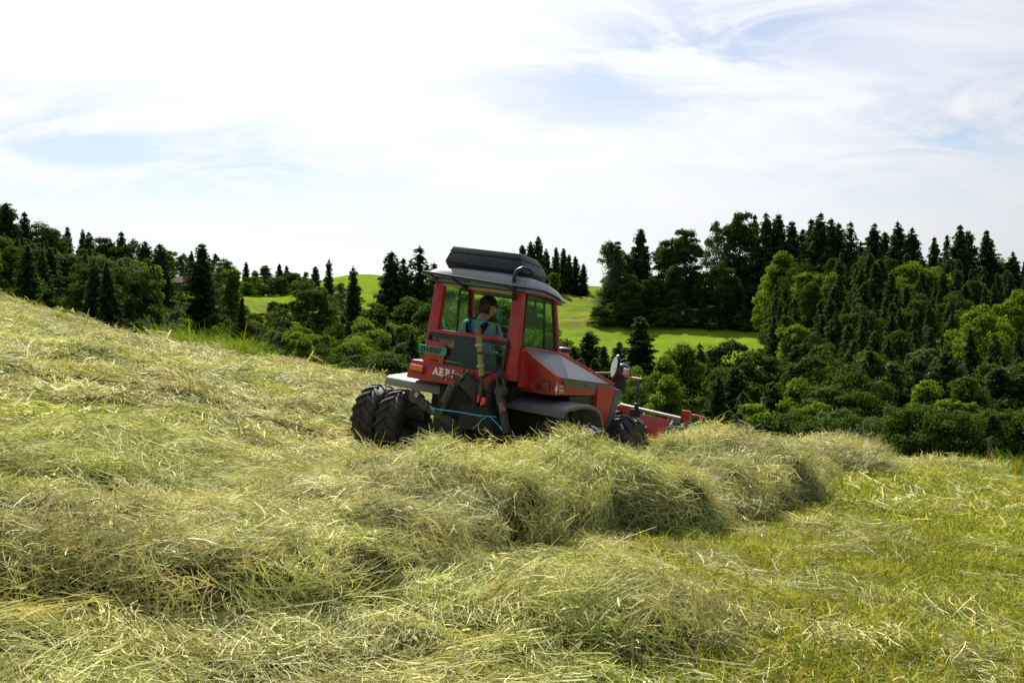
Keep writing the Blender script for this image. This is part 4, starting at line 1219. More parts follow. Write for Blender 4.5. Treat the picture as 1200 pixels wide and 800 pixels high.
    # --- roof box in two tiers
    bx = B(MB().hexa([(-.48, -.29, 2.255), (.52, -.29, 2.255), (.51, .30, 2.225), (-.48, .30, 2.225), (-.53, -.315, 2.325), (.56, -.315, 2.30), (.54, .32, 2.283), (-.50, .32, 2.283)])
           .hexa([(-.53, -.315, 2.327), (.56, -.315, 2.302), (.54, .32, 2.285), (-.50, .32, 2.285), (-.495, -.28, 2.450), (.50, -.28, 2.440), (.49, .28, 2.39), (-.47, .28, 2.39)]), 'roof_box', BLACK, bevel=.012)
    B(MB().hexa([(-.50, -.29, 2.452), (.505, -.29, 2.442), (.495, .285, 2.392), (-.475, .285, 2.392), (-.475, -.255, 2.522), (.465, -.255, 2.512), (.455, .16, 2.48), (-.455, .16, 2.48)]), 'box_lid', BLACK, bx, bevel=.014)
    B(MB().box(-.44, .42, -.24, .16, 2.20, 2.31), 'box_base', CHASSIS)
    B(MB().tube([(.53, -.37, 1.98), (.53, -.42, 2.12), (.535, -.44, 2.24), (.55, -.42, 2.31), (.58, -.36, 2.345), (.62, -.28, 2.345), (.63, -.20, 2.31)], .024, 10), 'hose_loop', BLACK, smooth=True)
    # --- rear panel with lamp, plate, writing and buttons
    rp = B(MB().hexa([(-.845, -.365, .885), (.50, -.365, .905), (.50, -.05, .905), (-.845, -.05, .885), (-.79, -.365, 1.115), (.50, -.365, 1.135), (.50, -.05, 1.135), (-.79, -.05, 1.115)]), 'rear_panel', RED, bevel=.014)
    lp = B(MB().box(-.775, -.585, -.40, -.362, .955, 1.06), 'tail_lamp', DRED, rp, bevel=.016)
    lp2 = B(MB().box(-.775, -.585, -.412, -.366, .992, 1.062), 'turn_lamp', ORANGE, rp, bevel=.014)
    B(MB().box(-.53, -.47, -.369, -.362, .93, 1.06), 'reflector', RED2, rp)
    for k, (x, mt) in enumerate([(-.035, BTNR), (.035, BTNG), (.105, BTNR)]):
        B(MB().lathe([(-.392, .001), (-.392, .024), (-.366, .028), (-.36, .001)], 16, 'y', (x, 0, 1.083)), 'push_button', mt, rp, smooth=False)
    up, rt_ = (0, 0, 1), (1, 0, .012)
    for k, (ch, x) in enumerate(zip('AEBI', (-.455, -.365, -.275, -.185))):
        o = text_mesh('lettering', ch, .115, WHITE, face_m((x, -.3675, .985), rt_, up), rp, .0015, .006)
        sm = MB()
        wch = dict(A=.074, E=.066, B=.050, I=.030)[ch]
        for zz in ([0.002] if ch == 'A' else [0.002, .077]):
            if ch == 'A': sm.box(x - .008, x + .026, -.3695, -.3665, .985 + zz, .997 + zz).box(x + .048, x + .085, -.3695, -.3665, .985 + zz, .997 + zz)
            elif ch == 'I': sm.box(x - .004, x + .040, -.3695, -.3665, .985 + zz, .997 + zz)
            else: sm.box(x - .008, x + .030, -.3695, -.3665, .985 + zz, .997 + zz)
        B(sm, 'serif', WHITE, rp)
    B(MB().box(-.455, -.335, -.369, -.366, .935, .965), 'model_badge', DGREY, rp)
    text_mesh('model_lettering', 'TT2', .045, WHITE, face_m((-.325, -.3675, .935), rt_, up), rp, .001, .001)
    # plate on its red bracket
    br = B(MB().box(-.60, -.315, -.385, -.36, 1.11, 1.375), 'plate_bracket', RED, bevel=.008)
    pl = B(MB().plate([(-.69, -.395, 1.215), (-.285, -.395, 1.222), (-.285, -.395, 1.318), (-.69, -.395, 1.311)], .008), 'number_plate', TEALP, bevel=.003)
    text_mesh('plate_lettering', 'ZH\u00b78267', .088, INK, face_m((-.668, -.3965, 1.232), (1, 0, .017), up), pl, .0012, .0045, .98)
    B(MB().box(-.50, -.40, -.40, -.36, 1.135, 1.155), 'plate_lamp', BLACK, br, bevel=.004)
    # --- side pods with their grey lids
    for s in (-1, 1):
        w = 1.0 if s > 0 else .84
        x0 = .43
        v = [(s * x0, .00, .935), (s * w, .02, .955), (s * w, 1.62, .935), (s * x0, 1.62, .935),
             (s * x0, -.04, 1.165), (s * w, .0, 1.175), (s * .66, -.22, 1.44), (s * .64, .72, 1.38), (s * w, 1.58, 1.055), (s * x0, 1.1, 1.2), (s * x0, -.1, 1.3)]
        f = [(0, 1, 5, 4), (4, 5, 6, 10), (5, 8, 7, 6), (1, 2, 8, 5), (0, 3, 2, 1), (2, 3, 9, 7, 8), (3, 0, 4, 10, 9), (9, 10, 6, 7)]
        pod = B(MB().add(v, f), 'side_pod', RED if s < 0 else RED, bevel=.012)
        # lid: dark grey sheet with a skirt down the outside
        e = .010
        A_, B_, D_, C_ = Vector((s * (w - .0), .10, 1.155)), Vector((s * .655, -.13, 1.43)), Vector((s * .645, .66, 1.395)), Vector((s * w, 1.46, 1.075))
        up_ = Vector((s * .45, 0, .9)).normalized() * e
        lid = [A_ + up_, C_ + up_, D_ + up_, B_ + up_] if s > 0 else [B_ + up_, D_ + up_, C_ + up_, A_ + up_]
        lm = MB().plate(lid, .012)
        sk = [(s * (w + .008), .27, 1.045), (s * (w + .008), 1.40, .995), (s * (w + .008), 1.47, 1.078), (s * (w + .008), .13, 1.158)]
        lm.plate(sk if s > 0 else sk[::-1], .012)
        B(lm, 'pod_lid', DGREY, pod)
        B(MB().tube([(s * .648, -.20, 1.452), (s * .645, .70, 1.408), (s * .80, 1.10, 1.265), (s * w, 1.57, 1.082)], .014, 8), 'lid_rim', RED, pod)
        for yy, zz in ((.18, 1.128), (.75, 1.104), (1.34, 1.082)): B(MB().lathe([(0, .001), (0, .012), (.012, .010), (.013, .001)], 10, 'x', (s * (w + .008) if s > 0 else -w - .02, yy, zz - .03)), 'bolt', BLACK, pod)
        B(MB().plate([(s * (w - .03), .45, .93), (s * (w - .03), 1.15, .93), (s * (w - .03), 1.20, .52), (s * (w - .03), .75, .52)][::1 if s < 0 else -1], .03), 'side_grille', STEEL, pod)
        B(MB().box(*sorted((s * .42, s * .62)), -.035, -.018, 1.060, 1.082), 'vent_slot', BLACK, pod)
        B(MB().box(*sorted((s * .68, s * .74)), -.012, .0, 1.0, 1.09), 'reflector', RED2, pod)
        B(MB().box(*sorted((s * .775, s * .935)), -.030, .02, .995, 1.075), 'tail_lamp', DRED, pod, bevel=.014)
        B(MB().box(*sorted((s * .778, s * .932)), -.036, .02, 1.052, 1.100), 'turn_lamp', mat_lens(), pod, bevel=.012)
        # red front post of the pod and the dark flap behind it
        B(MB().plate([(s * 1.022, 1.06, 1.075), (s * 1.022, 1.60, 1.045), (s * 1.022, 1.45, .48), (s * 1.022, 1.19, .48)][::1 if s < 0 else -1], .09), 'front_post', RED2, bevel=.012)
        B(MB().hexa([(s * .80, 1.46, .48), (s * 1.03, 1.44, .48), (s * 1.03, 1.58, .48), (s * .80, 1.60, .48), (s * .80, 1.62, 1.04), (s * 1.03, 1.60, 1.03), (s * 1.03, 1.80, 1.01), (s * .80, 1.82, 1.02)]), 'mud_flap', DGREY, bevel=.025)
        # fender over the rear pair
        path = [(-.26, .74), (-.255, .80), (-.235, .835), (-.20, .850), (-.10, .865), (.15, .885), (.36, .885), (.52, .865), (.66, .815), (.76, .74), (.82, .64), (.84, .56)]
        if s > 0: path = [(y + .10, z - .01) for y, z in path]
        fen = ribbon(path, s * .40, s * 1.24, .045)
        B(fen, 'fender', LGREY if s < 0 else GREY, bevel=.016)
        B(ribbon([(1.62, .62), (1.67, .71), (1.75, .755), (1.88, .775), (2.05, .75), (2.17, .66)], s * .45, s * .78, .03), 'front_fender', GREY, bevel=.008)
    # emblem and small print on the near pod
    em = MB().box(1.008, 1.012, .012, .030, .975, 1.095).box(1.0085, 1.0125, -.008, .050, 1.010, 1.060)
    em.lathe([(1.008, .001), (1.008, .034), (1.0122, .034), (1.0122, .001)], 14, 'x', (0, .021, 1.036))
    B(em, 'emblem', WHITE)
    fm_ = lambda y, z: face_m((1.010, y, z), (0, 1, -.01), (0, 0, 1))
    text_mesh('lettering', 'Swiss', .042, WHITE, fm_(.085, 1.050), root, .001, .001)
    text_mesh('lettering', 'Quality', .042, WHITE, fm_(.085, 1.005), root, .001, .001)
    B(MB().box(1.008, 1.011, .09, .21, .985, .990), 'underline', WHITE)
    # --- bonnet between the pods
    B(MB().hexa([(-.50, .80, .90), (.50, .80, .90), (.46, 1.95, .80), (-.46, 1.95, .80), (-.42, .80, 1.30), (.42, .80, 1.30), (.38, 1.9, .98), (-.38, 1.9, .98)]), 'bonnet', RED, bevel=.03)
    B(MB().lathe([(1.16, .001), (1.16, .066), (1.40, .070), (1.40, .001)], 20, 'z', (.38, 1.28, 0)), 'air_intake', TAN)
    B(MB().lathe([(1.402, .001), (1.402, .090), (1.425, .094), (1.455, .087), (1.465, .06), (1.47, .001)], 20, 'z', (.38, 1.28, 0)), 'intake_cap', BLACK)
    # mirror with its lamp on the front post, and the marker rods
    B(MB().tube([(.49, 1.9, 1.155), (.82, 1.9, 1.20)], .013, 8), 'mirror_arm', STEEL)
    mr = B(MB().lathe([(-.02, .001), (-.02, .075), (0, .085), (.02, .075), (.022, .001)], 24, 'x').add([], []), 'mirror', BLACK)
    mr.data.transform(Matrix.Diagonal((1, 1, 2.0, 1))); mr.location = (.835, 1.90, 1.285); mr.rotation_euler = (0, R_(6), R_(58))
    gl = B(MB().lathe([(-.0235, .001), (-.0235, .068), (-.021, .068), (-.021, .001)], 24, 'x'), 'mirror_glass', M_MIRROR, mr); gl.data.transform(Matrix.Diagonal((1, 1, 2.0, 1)))
    B(MB().lathe([(-.10, .001), (-.095, .06), (-.03, .095), (.05, .10), (.09, .09), (.095, .001)], 18, 'y', (.91, 1.95, 1.25)), 'work_lamp', BLACK, smooth=True)
    B(MB().box(.955, 1.03, 1.86, 1.94, 1.20, 1.29), 'lamp_bracket', BARE, bevel=.012)
    B(MB().box(.82, .98, 1.88, 2.0, .95, 1.20), 'lamp_post', CHASSIS, bevel=.02)
    B(MB().tube([(.92, 1.9, 1.185), (1.225, 1.9, 1.185)], .011, 8), 'marker_rod', BARE)
    # --- hitch: lift arms, links, hydraulics
    y = -.55
    B(MB().bar((-.53, y, .70), (-.34, y + .02, .60), .07, .10).bar((-.34, y + .02, .60), (.04, -.36, .43), .06, .095).lathe([(y - .04, .001), (y - .04, .075), (y + .04, .075), (y + .04, .001)], 18, 'y', (-.53, 0, .70)), 'lower_link', STEEL, bevel=.012)
    B(MB().tube([(-.595, y, .655), (-.60, y, .74), (-.57, y, .785)], .022, 8), 'hook_latch', RUST)
    B(MB().lathe([(y - .075, .001), (y - .075, .028), (y - .03, .03), (y - .03, .001)], 12, 'y', (-.47, 0, .735)), 'link_ball', BARE)
    B(MB().bar((.045, y + .04, 1.02), (-.17, y + .06, .55), .075, .06).tube([(-.02, y, .93), (-.11, y, .70)], .052, 12), 'lift_strut', STEEL, bevel=.01)
    B(MB().bar((.03, y + .06, 1.03), (.24, -.36, .83), .09, .17).bar((.22, -.40, .87), (.26, -.30, .72), .10, .16), 'lift_arm', STEEL, bevel=.02)
    B(MB().tube([(.10, y, 1.00), (-.02, y, 1.03)], .036, 14).tube([(-.30, -.36, .945), (-.22, -.5, .965), (-.06, y - .02, 1.04), (.02, y - .03, 1.04)], .011, 8), 'lift_pin', STEEL)
    tl = B(MB().tube([(.345, y, 1.08), (.270, y, 1.40), (.240, y, 1.52)], .033, 12), 'top_link', YELLOW)
    B(MB().tube([(.236, y, 1.53), (.220, y, 1.60), (.216, y, 1.625)], [.036, .038, .018], 10), 'link_grip', RUST, tl, smooth=True)
    for z_, r_ in ((1.42, .055), (1.19, .05), (1.33, .042)):
        t_ = (z_ - 1.08) / .44; x_ = .345 - .105 * t_
        B(MB().tube([(x_ + .003, y, z_ - .012), (x_ - .003, y, z_ + .012)], r_, 14), 'collar', BARE if z_ != 1.33 else BLACK, tl)
    B(MB().tube([(.346, y, 1.09), (.372, y, .84)], .020, 10).bar((.36, y, .98), (.37, y, .84), .05, .05), 'link_rod', STEEL)
    for k, (x, zt) in enumerate([(.30, 1.04), (.47, 1.03)]):
        m = MB()
        for q in range(6):
            z_ = .72 + .047 * q; m.lathe([(z_, .001), (z_, .040), (z_ + .012, .046), (z_ + .032, .046), (z_ + .042, .038), (z_ + .044, .001)], 12, 'z', (x + .006 * q * (1 if k else -1) * 0, y + .03, 0))
        m.tube([(x, y + .03, .99), (x + .01, y + .02, zt), (x + .04 * (1 if k else 1), -.40, zt + .06)], .018, 8)
        B(m, 'hydraulic_coupling', CHASSIS)
    B(MB().box(.348, .372, y - .04, y, .78, .87).box(.412, .465, y - .05, y + .01, .775, .85).box(.41, .44, y - .06, y - .02, .755, .80), 'coupling_cap', COUP, bevel=.01)
    B(MB().hexa([(.10, y + .02, .44), (.58, y + .02, .47), (.58, -.34, .47), (.10, -.34, .44), (.10, y + .02, .72), (.50, y + .02, .745), (.50, -.34, .745), (.10, -.34, .72)]), 'hitch_plate', CHASSIS, bevel=.012)
    B(MB().lathe([(y - .0, .001), (y - .0, .035), (y + .04, .035), (y + .04, .001)], 14, 'y', (.40, 0, .625)), 'plate_hole', BLACK)
    B(MB().box(-.32, .12, -.44, -.3, .30, .50), 'drawbar', CHASSIS, bevel=.01)
    m = MB().bar((.60, y, .95), (.66, y, .80), .075, .07).bar((.655, y, .82), (.77, y, .50), .075, .06)
    m.bar((.55, y, 1.11), (.60, y, .92), .02, .03).bar((.63, y, 1.10), (.685, y, .93), .02, .03).lathe([(y - .05, .001), (y - .05, .06), (y + .05, .06), (y + .05, .001)], 16, 'y', (.625, 0, .95))
    B(m, 'lift_link', STEEL, bevel=.006)
    B(MB().lathe([(-.045, .001), (-.04, .03), (.04, .045), (.06, .02), (.065, .001)], 14, 'z', (.585, y + .02, 1.12)), 'knob', BLACK, smooth=True)
    B(MB().tube([(.665, y - .05, .83), (.725, y - .055, .74)], [.026, .034], 12), 'pin_handle', RUST)
    m = MB()
    for k in range(5):
        x = .44 + .03 * k
        m.tube([(x, -.36, 1.05), (x + .03, -.45, 1.0), (x + .02 * math.sin(k * 2), -.50, .90), (x - .04, -.46, .76), (x - .02, -.36, .62)], .013, 7)
    B(m, 'hydraulic_hose', BLACK)
    # --- inside the cab
    B(MB().box(-.62, .62, -.24, .76, .98, 1.02), 'cab_floor', CHASSIS)
    st = MB().box(-.42, .05, -.02, .42, 1.06, 1.17)
    B(st, 'seat', SEATM, bevel=.03)
    B(MB().hexa([(-.40, -.09, 1.14), (.03, -.09, 1.14), (.03, .0, 1.14), (-.40, .0, 1.14), (-.36, -.15, 1.50), (-.01, -.15, 1.50), (-.01, -.07, 1.50), (-.36, -.07, 1.50)]), 'seat_back', SEATM, bevel=.03)
    m = MB(); rg = .19
    m.tube([(-.17 + rg * math.cos(t), .56 + rg * math.sin(t) * .55, 1.44 - rg * math.sin(t) * .65) for t in [k * math.pi / 10 for k in range(21)]], .014, 8, False)
    m.tube([(-.17, .57, 1.44), (-.17, .70, 1.12)], .03, 10)
    for k in range(3):
        t = k * 2.1; m.tube([(-.17, .56, 1.44), (-.17 + rg * math.cos(t), .56 + rg * math.sin(t) * .55, 1.44 - rg * math.sin(t) * .65)], .010, 6)
    B(m, 'steering_wheel', BLACK, smooth=True)
    B(MB().box(-.5, .5, .60, .72, 1.0, 1.24), 'dashboard', BLACK, bevel=.02)
    B(MB().box(.30, .56, -.2, .45, 1.0, 1.20).tube([(.40, .30, 1.2), (.38, .33, 1.42)], .012, 8), 'console', BLACK, bevel=.015)
    B(MB().tube([(.36, .42, 2.06), (.36, .42, 1.72), (.36, .44, 1.66)], .016, 8).box(.33, .39, .40, .45, 1.74, 1.82), 'wiper_motor_rod', BLACK)
    return root


_LENS = []


def mat_lens():
    if not _LENS: _LENS.append(mat_paint('dusty_orange_lens', (.26, .055, .018), .3, .3, (.12, .08, .05), .3))
    return _LENS[0]


make_tractor()

# ------------------------------------------------------------------ the hay rake on the front
rk = rooted('hay_rake')
tag(rk, 'red wide belt rake mounted before the tractor, half buried in the hay row', 'rake')
Y = 3.40
B = lambda mb, name, mat, par=rk, **k: mb.build(name, mat, par, **k)
B(MB().tube([(.30, Y, .665), (1.27, Y, .625)], .026, 10), 'guide_tube', BARE)
B(MB().hexa([(-1.2, Y - .02, .42), (.56, Y - .02, .44), (.56, Y + .10, .44), (-1.2, Y + .10, .42), (-1.2, Y - .02, .70), (.56, Y - .02, .645), (.56, Y + .1, .645), (-1.2, Y + .1, .70)]), 'frame_beam', RED2, bevel=.015)
m = MB(); n = 12; P = [(Y - .06 - .10 * math.sin(t) * 1.0, .585 - .42 * (t / 1.6) ** 1.15) for t in [k * 1.75 / n for k in range(n + 1)]]
gp = ribbon(P, .66, 1.14, .012)
B(gp, 'guard_panel', RED2)
B(MB().lathe([(1.14, .001), (1.14, .20), (1.17, .21), (1.19, .20), (1.19, .001)], 26, 'x', (0, Y + .04, .40)), 'belt_drum', DGREY)
B(MB().box(1.26, 1.40, Y - .04, Y + .02, .60, .755).bar((1.33, Y, .62), (1.38, Y, .40), .06, .05), 'end_bracket', RED, bevel=.02)
B(MB().tube([(1.40, Y, .70), (1.50, Y, .70), (1.62, Y, .69)], .022, 10), 'side_arm', RED, bevel=.004)
B(MB().box(1.38, 2.15, Y + .02, Y + .10, .42, .52).bar((2.08, Y, .74), (2.32, Y, .665), .05, .05), 'end_deflector', DGREY, bevel=.01)
for k in range(16):
    x = -1.05 + k * .19
    B(MB().tube([(x, Y + .14, .42), (x + .02, Y + .12, .20), (x + .05, Y + .05, .02)], .007, 6), 'rake_tine', BARE)
B(MB().box(.50, .66, Y - .07, Y + .04, .34, .64).tube([(.585, Y - .06, .60), (.555, Y - .06, 1.07)], .017, 8).lathe([(.66, .001), (.66, .035), (.73, .035), (.75, .001)], 12, 'z', (.585, Y - .06, 0)), 'height_post', BLACK, bevel=.006)
B(MB().bar((-.35, 2.3, .50), (-.30, Y, .52), .09, .12).bar((.35, 2.3, .50), (.30, Y, .52), .09, .12), 'mounting_arm', CHASSIS, bevel=.01)
for s in (-1.0, 1.0):
    B(MB().lathe([(-.06, .06), (-.07, .15), (-.04, .17), (.04, .17), (.07, .15), (.06, .06), (-.06, .06)], 24, 'x', (s * .95, Y + .35, .03)), 'support_wheel', RUBBER)
B(MB().lathe([(-1.15, .001), (-1.15, .12), (2.0, .12), (2.0, .001)], 18, 'x', (0, Y + .16, .42)), 'belt', CHASSIS)

# blue twine across the hitch
tw = rooted('twine'); tag(tw, 'bright blue baler twine tied across the back of the tractor with loose ends', 'twine')
m = MB().tube([(-.24, -.60, .605), (-.20, -.605, .615), (.10, -.605, .632), (.40, -.605, .640), (.64, -.605, .665)], .0075, 7)
m.tube([(.52, -.605, .65), (.46, -.61, .60), (.42, -.61, .54), (.35, -.61, .48)], .0065, 7).tube([(.56, -.605, .655), (.66, -.61, .60), (.72, -.61, .56)], .0065, 7)
m.lathe([(-.02, .001), (-.02, .018), (.02, .020), (.025, .001)], 8, 'x', (-.215, -.605, .607)).tube([(-.215, -.61, .607), (-.27, -.61, .64)], .007, 6).tube([(-.215, -.61, .607), (-.19, -.62, .57)], .007, 6)
m.tube([(.71, -.61, .575), (.735, -.61, .53)], .011, 7)
m.build('cord', TWINE, tw, smooth=True)


# ------------------------------------------------------------------ the driver
def skin_body(name, joints, edges, mat, parent, sub=2):
    me = bpy.data.meshes.new(name)
    me.from_pydata([j[0] for j in joints], edges, [])
    o = bpy.data.objects.new(name, me); C.objects.link(o)
    sk = o.modifiers.new('skin', 'SKIN'); sk.use_smooth_shade = True
    for v, j in zip(me.skin_vertices[0].data, joints):
        v.radius = j[1] if isinstance(j[1], tuple) else (j[1], j[1])
    me.skin_vertices[0].data[0].use_root = True
    ss = o.modifiers.new('sub', 'SUBSURF'); ss.levels = ss.render_levels = sub
    dg = bpy.context.evaluated_depsgraph_get()
    m2 = bpy.data.meshes.new_from_object(o.evaluated_get(dg)); bpy.data.objects.remove(o)
    m2.polygons.foreach_set('use_smooth', np.ones(len(m2.polygons), dtype=bool))
    m2.materials.clear(); m2.materials.append(mat); m2.name = name
    return obj(name, m2, parent)


def make_person():
    root = rooted('person')
    tag(root, 'driver in a teal shirt and dark dungarees sitting in the tractor cab, head turned aside', 'person')
    cx, cy = -.20, .12
    # bare skin: head, neck, arms, hands
    J = [((cx, cy, 1.20), .13), ((cx, cy + .02, 1.40), (.16, .115)), ((cx, cy + .03, 1.56), (.17, .115)), ((cx, cy + .05, 1.665), (.09, .08)), ((cx + .005, cy + .07, 1.735), .064), ((cx + .01, cy + .09, 1.79), .064)]
    E = [(0, 1), (1, 2), (2, 3), (3, 4), (4, 5)]
    for s in (-1, 1):
        b = len(J)
        J += [((cx + s * .19, cy + .03, 1.595), .068), ((cx + s * .265, cy + .09, 1.40), .048), ((cx + s * .22, cy + .30, 1.37), .037), ((cx + s * .185, cy + .40, 1.42), .026), ((cx + s * .175, cy + .455, 1.445), (.036, .020))]
        E += [(2, b), (b, b + 1), (b + 1, b + 2), (b + 2, b + 3), (b + 3, b + 4)]
    for s in (-1, 1):
        b = len(J)
        J += [((cx + s * .10, cy + .04, 1.21), .085), ((cx + s * .14, cy + .42, 1.24), .068), ((cx + s * .13, cy + .48, 1.06), .048), ((cx + s * .13, cy + .56, 1.05), .035)]
        E += [(0, b), (b, b + 1), (b + 1, b + 2), (b + 2, b + 3)]
    body = skin_body('body', J, E, SKIN, root)
    # fingers folded over the wheel rim, thumb inside
    for s in (-1, 1):
        fj = [((cx + s * .175, cy + .44, 1.44), .018)]; fe = []
        for k, ln in enumerate((.85, 1.0, .95, .75)):
            b = len(fj); off = (k - 1.5) * .019
            fj += [((cx + s * .175 + off, cy + .475, 1.455), .0095), ((cx + s * .175 + off, cy + .475 + .030 * ln, 1.445), .0088), ((cx + s * .175 + off, cy + .475 + .028 * ln, 1.418), .008)]
            fe += [(0, b), (b, b + 1), (b + 1, b + 2)]
        b = len(fj); fj += [((cx + s * .175 - s * .038, cy + .445, 1.435), .011), ((cx + s * .175 - s * .048, cy + .475, 1.425), .009)]; fe += [(0, b), (b, b + 1)]
        skin_body('hand', fj, fe, SKIN, body, 1)
    # head: an ovoid with face, turned to the driver's right
    hd = MB(); nu, nv = 28, 20; vs = []
    for i in range(nv + 1):
        ph = math.pi * i / nv
        for k in range(nu):
            th = 2 * math.pi * k / nu
            x = .075 * math.sin(ph) * math.cos(th); y = .095 * math.sin(ph) * math.sin(th); z = .118 * math.cos(ph)
            f = max(0, math.sin(th)) ** 2 * math.sin(ph)
            if z < 0: x *= 1 - .25 * (-z / .118) ** 1.5; y = y * (1 - .12 * (-z / .118)) + .008 * (-z / .118)
            if f > 0:
                y += .022 * math.exp(-((x / .014) ** 2)) * math.exp(-(((z + .018) / .028) ** 2)) * f           # nose
                y -= .012 * (math.exp(-(((abs(x) - .032) / .016) ** 2)) * math.exp(-(((z - .008) / .014) ** 2))) * f   # eye sockets
                y += .007 * math.exp(-((x / .026) ** 2)) * math.exp(-(((z + .062) / .010) ** 2)) * f            # lips
                y += .006 * math.exp(-((x / .03) ** 2)) * math.exp(-(((z + .10) / .014) ** 2)) * f              # chin
            vs.append((x, y, z))
    fs = [(i * nu + k, (i + 1) * nu + k, (i + 1) * nu + (k + 1) % nu, i * nu + (k + 1) % nu) for i in range(nv) for k in range(nu)]
    hd.add(vs, fs)
    for s in (-1, 1):
        hd.lathe([(s * .068, .012), (s * .080, .024), (s * .086, .027), (s * .084, .016), (s * .078, .001)], 14, 'x', (0, -.004, -.002))
    head = hd.build('head', SKIN, body, smooth=True); head.location = (cx + .01, cy + .105, 1.835); head.scale = (1.08, 1.08, 1.05); head.rotation_euler = (R_(-8), R_(6), R_(-52))
    for s in (-1, 1):
        MB().lathe([(-.008, .001), (-.006, .010), (.004, .011), (.008, .001)], 12, 'y', (s * .032, .083, .008)).build('eye', WHITE, head, smooth=True)
        MB().bar((s * .016, .090, .030), (s * .050, .080, .030), .006, .004).build('eyebrow', HAIR, head)
    # hair: cap of dark hair standing off the skull, uneven
    hv = []; r = np.random.default_rng(5)
    for x, y, z in vs:
        k = 1.24 + .06 * math.sin(x * 90) * math.sin(z * 80 + y * 60); hv.append((x * k, y * k - .006, z * k + .008))
    hf = [f for f in fs if (lambda c: (c[2] > .045 or (c[1] < .028 and c[2] > -.050 - .4 * max(0, -c[1] - .03))))(np.mean([vs[i] for i in f], 0))]
    MB().add(hv, hf).build('hair', HAIR, head, smooth=True)
    # shirt with short sleeves over the trunk
    SJ = [((cx, cy, 1.22), (.165, .125)), ((cx, cy + .02, 1.40), (.20, .135)), ((cx, cy + .03, 1.565), (.205, .135)), ((cx, cy + .05, 1.668), (.105, .09)), ((cx, cy + .055, 1.70), (.075, .070))]
    SE = [(0, 1), (1, 2), (2, 3), (3, 4)]
    for s in (-1, 1):
        b = len(SJ); SJ += [((cx + s * .195, cy + .03, 1.60), .088), ((cx + s * .262, cy + .075, 1.46), .070)]; SE += [(2, b), (b, b + 1)]
    skin_body('shirt', SJ, SE, SHIRT, body)
    # dungarees: bib panel on the back, crossed straps, legs
    DJ = [((cx, cy, 1.20), (.185, .15)), ((cx, cy + .005, 1.34), (.205, .142))]; DE = [(0, 1)]
    for s in (-1, 1):
        b = len(DJ); DJ += [((cx + s * .10, cy + .05, 1.21), .10), ((cx + s * .14, cy + .42, 1.24), .082), ((cx + s * .13, cy + .48, 1.07), .062)]; DE += [(0, b), (b, b + 1), (b + 1, b + 2)]
    skin_body('trousers', DJ, DE, DENIM, body)
    yb = cy - .126
    bib = MB().plate([(cx - .155, yb, 1.30), (cx + .155, yb, 1.30), (cx + .085, yb - .008, 1.52), (cx - .085, yb - .008, 1.52)], .012)
    bib.build('back_panel', DENIM, body)
    for s in (-1, 1):
        MB().plate([(cx + s * .030, yb - .010, 1.49), (cx + s * .095, yb - .010, 1.49), (cx + s * .140, yb + .018, 1.625), (cx + s * .165, cy + .02, 1.700), (cx + s * .095, cy + .02, 1.705), (cx + s * .085, yb + .012, 1.63)][::s], .014).build('strap', DENIM, body)
    for ch in body.children: ch.parent = body
    return root


make_person()
# ------------------------------------------------------------------ small things along the field and on the far slopes
def post(px, d, h, r, mat, label, lean=(0, 0)):
    x, y, z = at(px, d)
    o = MB().tube([(0, 0, -.4), (lean[0] * .3, lean[1] * .3, h * .3), (lean[0] * .7, lean[1] * .7, h * .72), (lean[0], lean[1], h)], [r * 1.1, r * 1.04, r * .95, r * .86], 9).build('fence_post', mat, None, smooth=False)
    o.location = (x, y, z); tag(o, label, 'post')
    return o


def rows(px, py, d):
    return EYE + (CY - py) / F * d


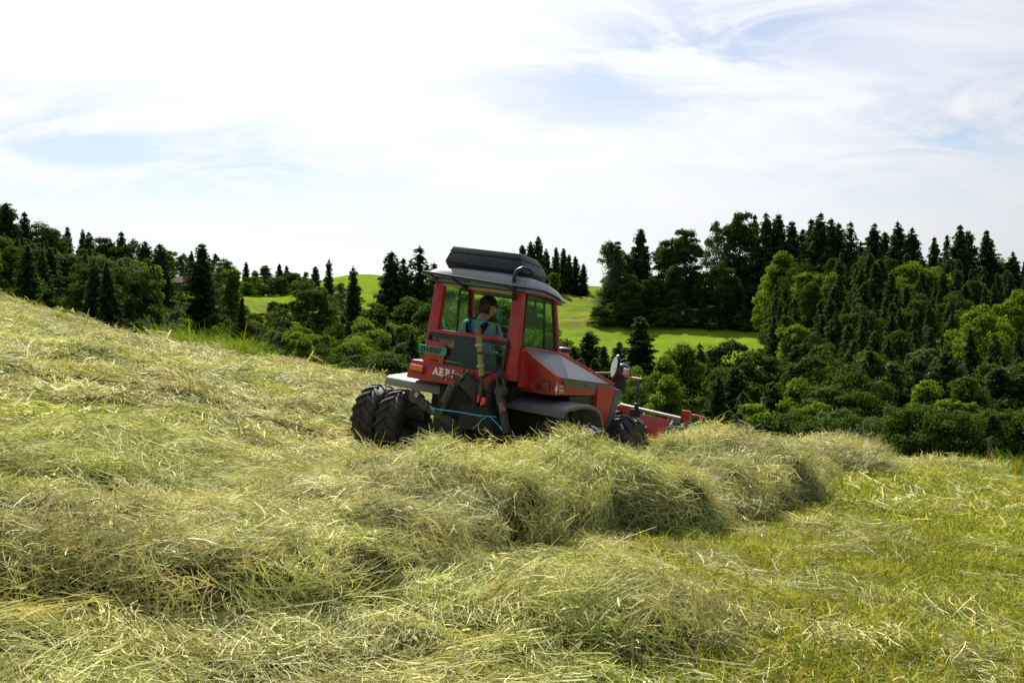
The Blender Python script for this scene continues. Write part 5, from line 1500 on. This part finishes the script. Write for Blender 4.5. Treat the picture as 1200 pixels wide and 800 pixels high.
x, y, z = at(173, 35.5); post(173, 35.5, rows(173, 369, 35.5) - z, .055, WOOD, 'bare pale wooden pole standing in the uncut grass strip', (.05, 0))
x, y, z = at(1160, 28.6); post(1160, 28.6, rows(1160, 513, 28.6) - z, .055, WOODD, 'dark weathered fence post standing in tall bright grass', (.03, 0))
x, y, z = at(1193, 28.2); o = MB().box(-.035, .035, -.012, .012, -.3, rows(1193, 543, 28.2) - z).build('marker_stake', OSIGN, None, bevel=.004); o.location = (x, y, z); tag(o, 'short bright orange marker stake in the grass near the dark fence post', 'marker')

# shed on the lawn by the wooded hill
x, y, z = at(206, 262)
sh = empty('shed', (x, y, z)); sh.rotation_euler = (0, 0, R_(14)); tag(sh, 'small brown shed half hidden by trees beside the lawn', 'shed')
MB().box(-2.4, 2.4, -1.8, 1.8, -1.0, 2.9).build('wall', mat_paint('shed_boards', (.20, .15, .12), .85, .4, (.12, .095, .075), 0, 0, 1.2), sh)
MB().hexa([(-2.9, -2.3, 2.85), (2.9, -2.3, 2.85), (2.9, 0, 4.5), (-2.9, 0, 4.5), (-2.9, -2.3, 3.0), (2.9, -2.3, 3.0), (2.9, 0, 4.65), (-2.9, 0, 4.65)]).hexa([(-2.9, .003, 4.5), (2.9, .003, 4.5), (2.9, 2.3, 2.85), (-2.9, 2.3, 2.85), (-2.9, .003, 4.65), (2.9, .003, 4.65), (2.9, 2.3, 3.0), (-2.9, 2.3, 3.0)]).build('roof', ROOFT, sh)
MB().add([(-2.4, -1.79, 2.88), (-2.4, 1.79, 2.88), (-2.4, 0, 4.46)], [(0, 1, 2)]).add([(2.4, -1.79, 2.88), (2.4, 1.79, 2.88), (2.4, 0, 4.46)], [(0, 1, 2)]).build('gable', WOODD, sh)
MB().box(-.6, .6, -1.83, -1.805, -.9, 1.7).build('door', WOODD, sh)

# white box on the crest
x, y, z = at(655, 309)
bx = empty('crate', (x, y, z)); tag(bx, 'small pale box standing on the meadow crest before the spruce clump', 'box')
MB().box(-.75, .75, -.55, .55, .25, 1.35).build('body', CREAM, bx, bevel=.03)
MB().box(-.80, .80, -.60, .60, 1.353, 1.42).build('lid', WHITE, bx, bevel=.01)
MB().box(-.6, -.45, -.4, .4, -.5, .248).box(.45, .6, -.4, .4, -.5, .248).build('skid', WOODD, bx)
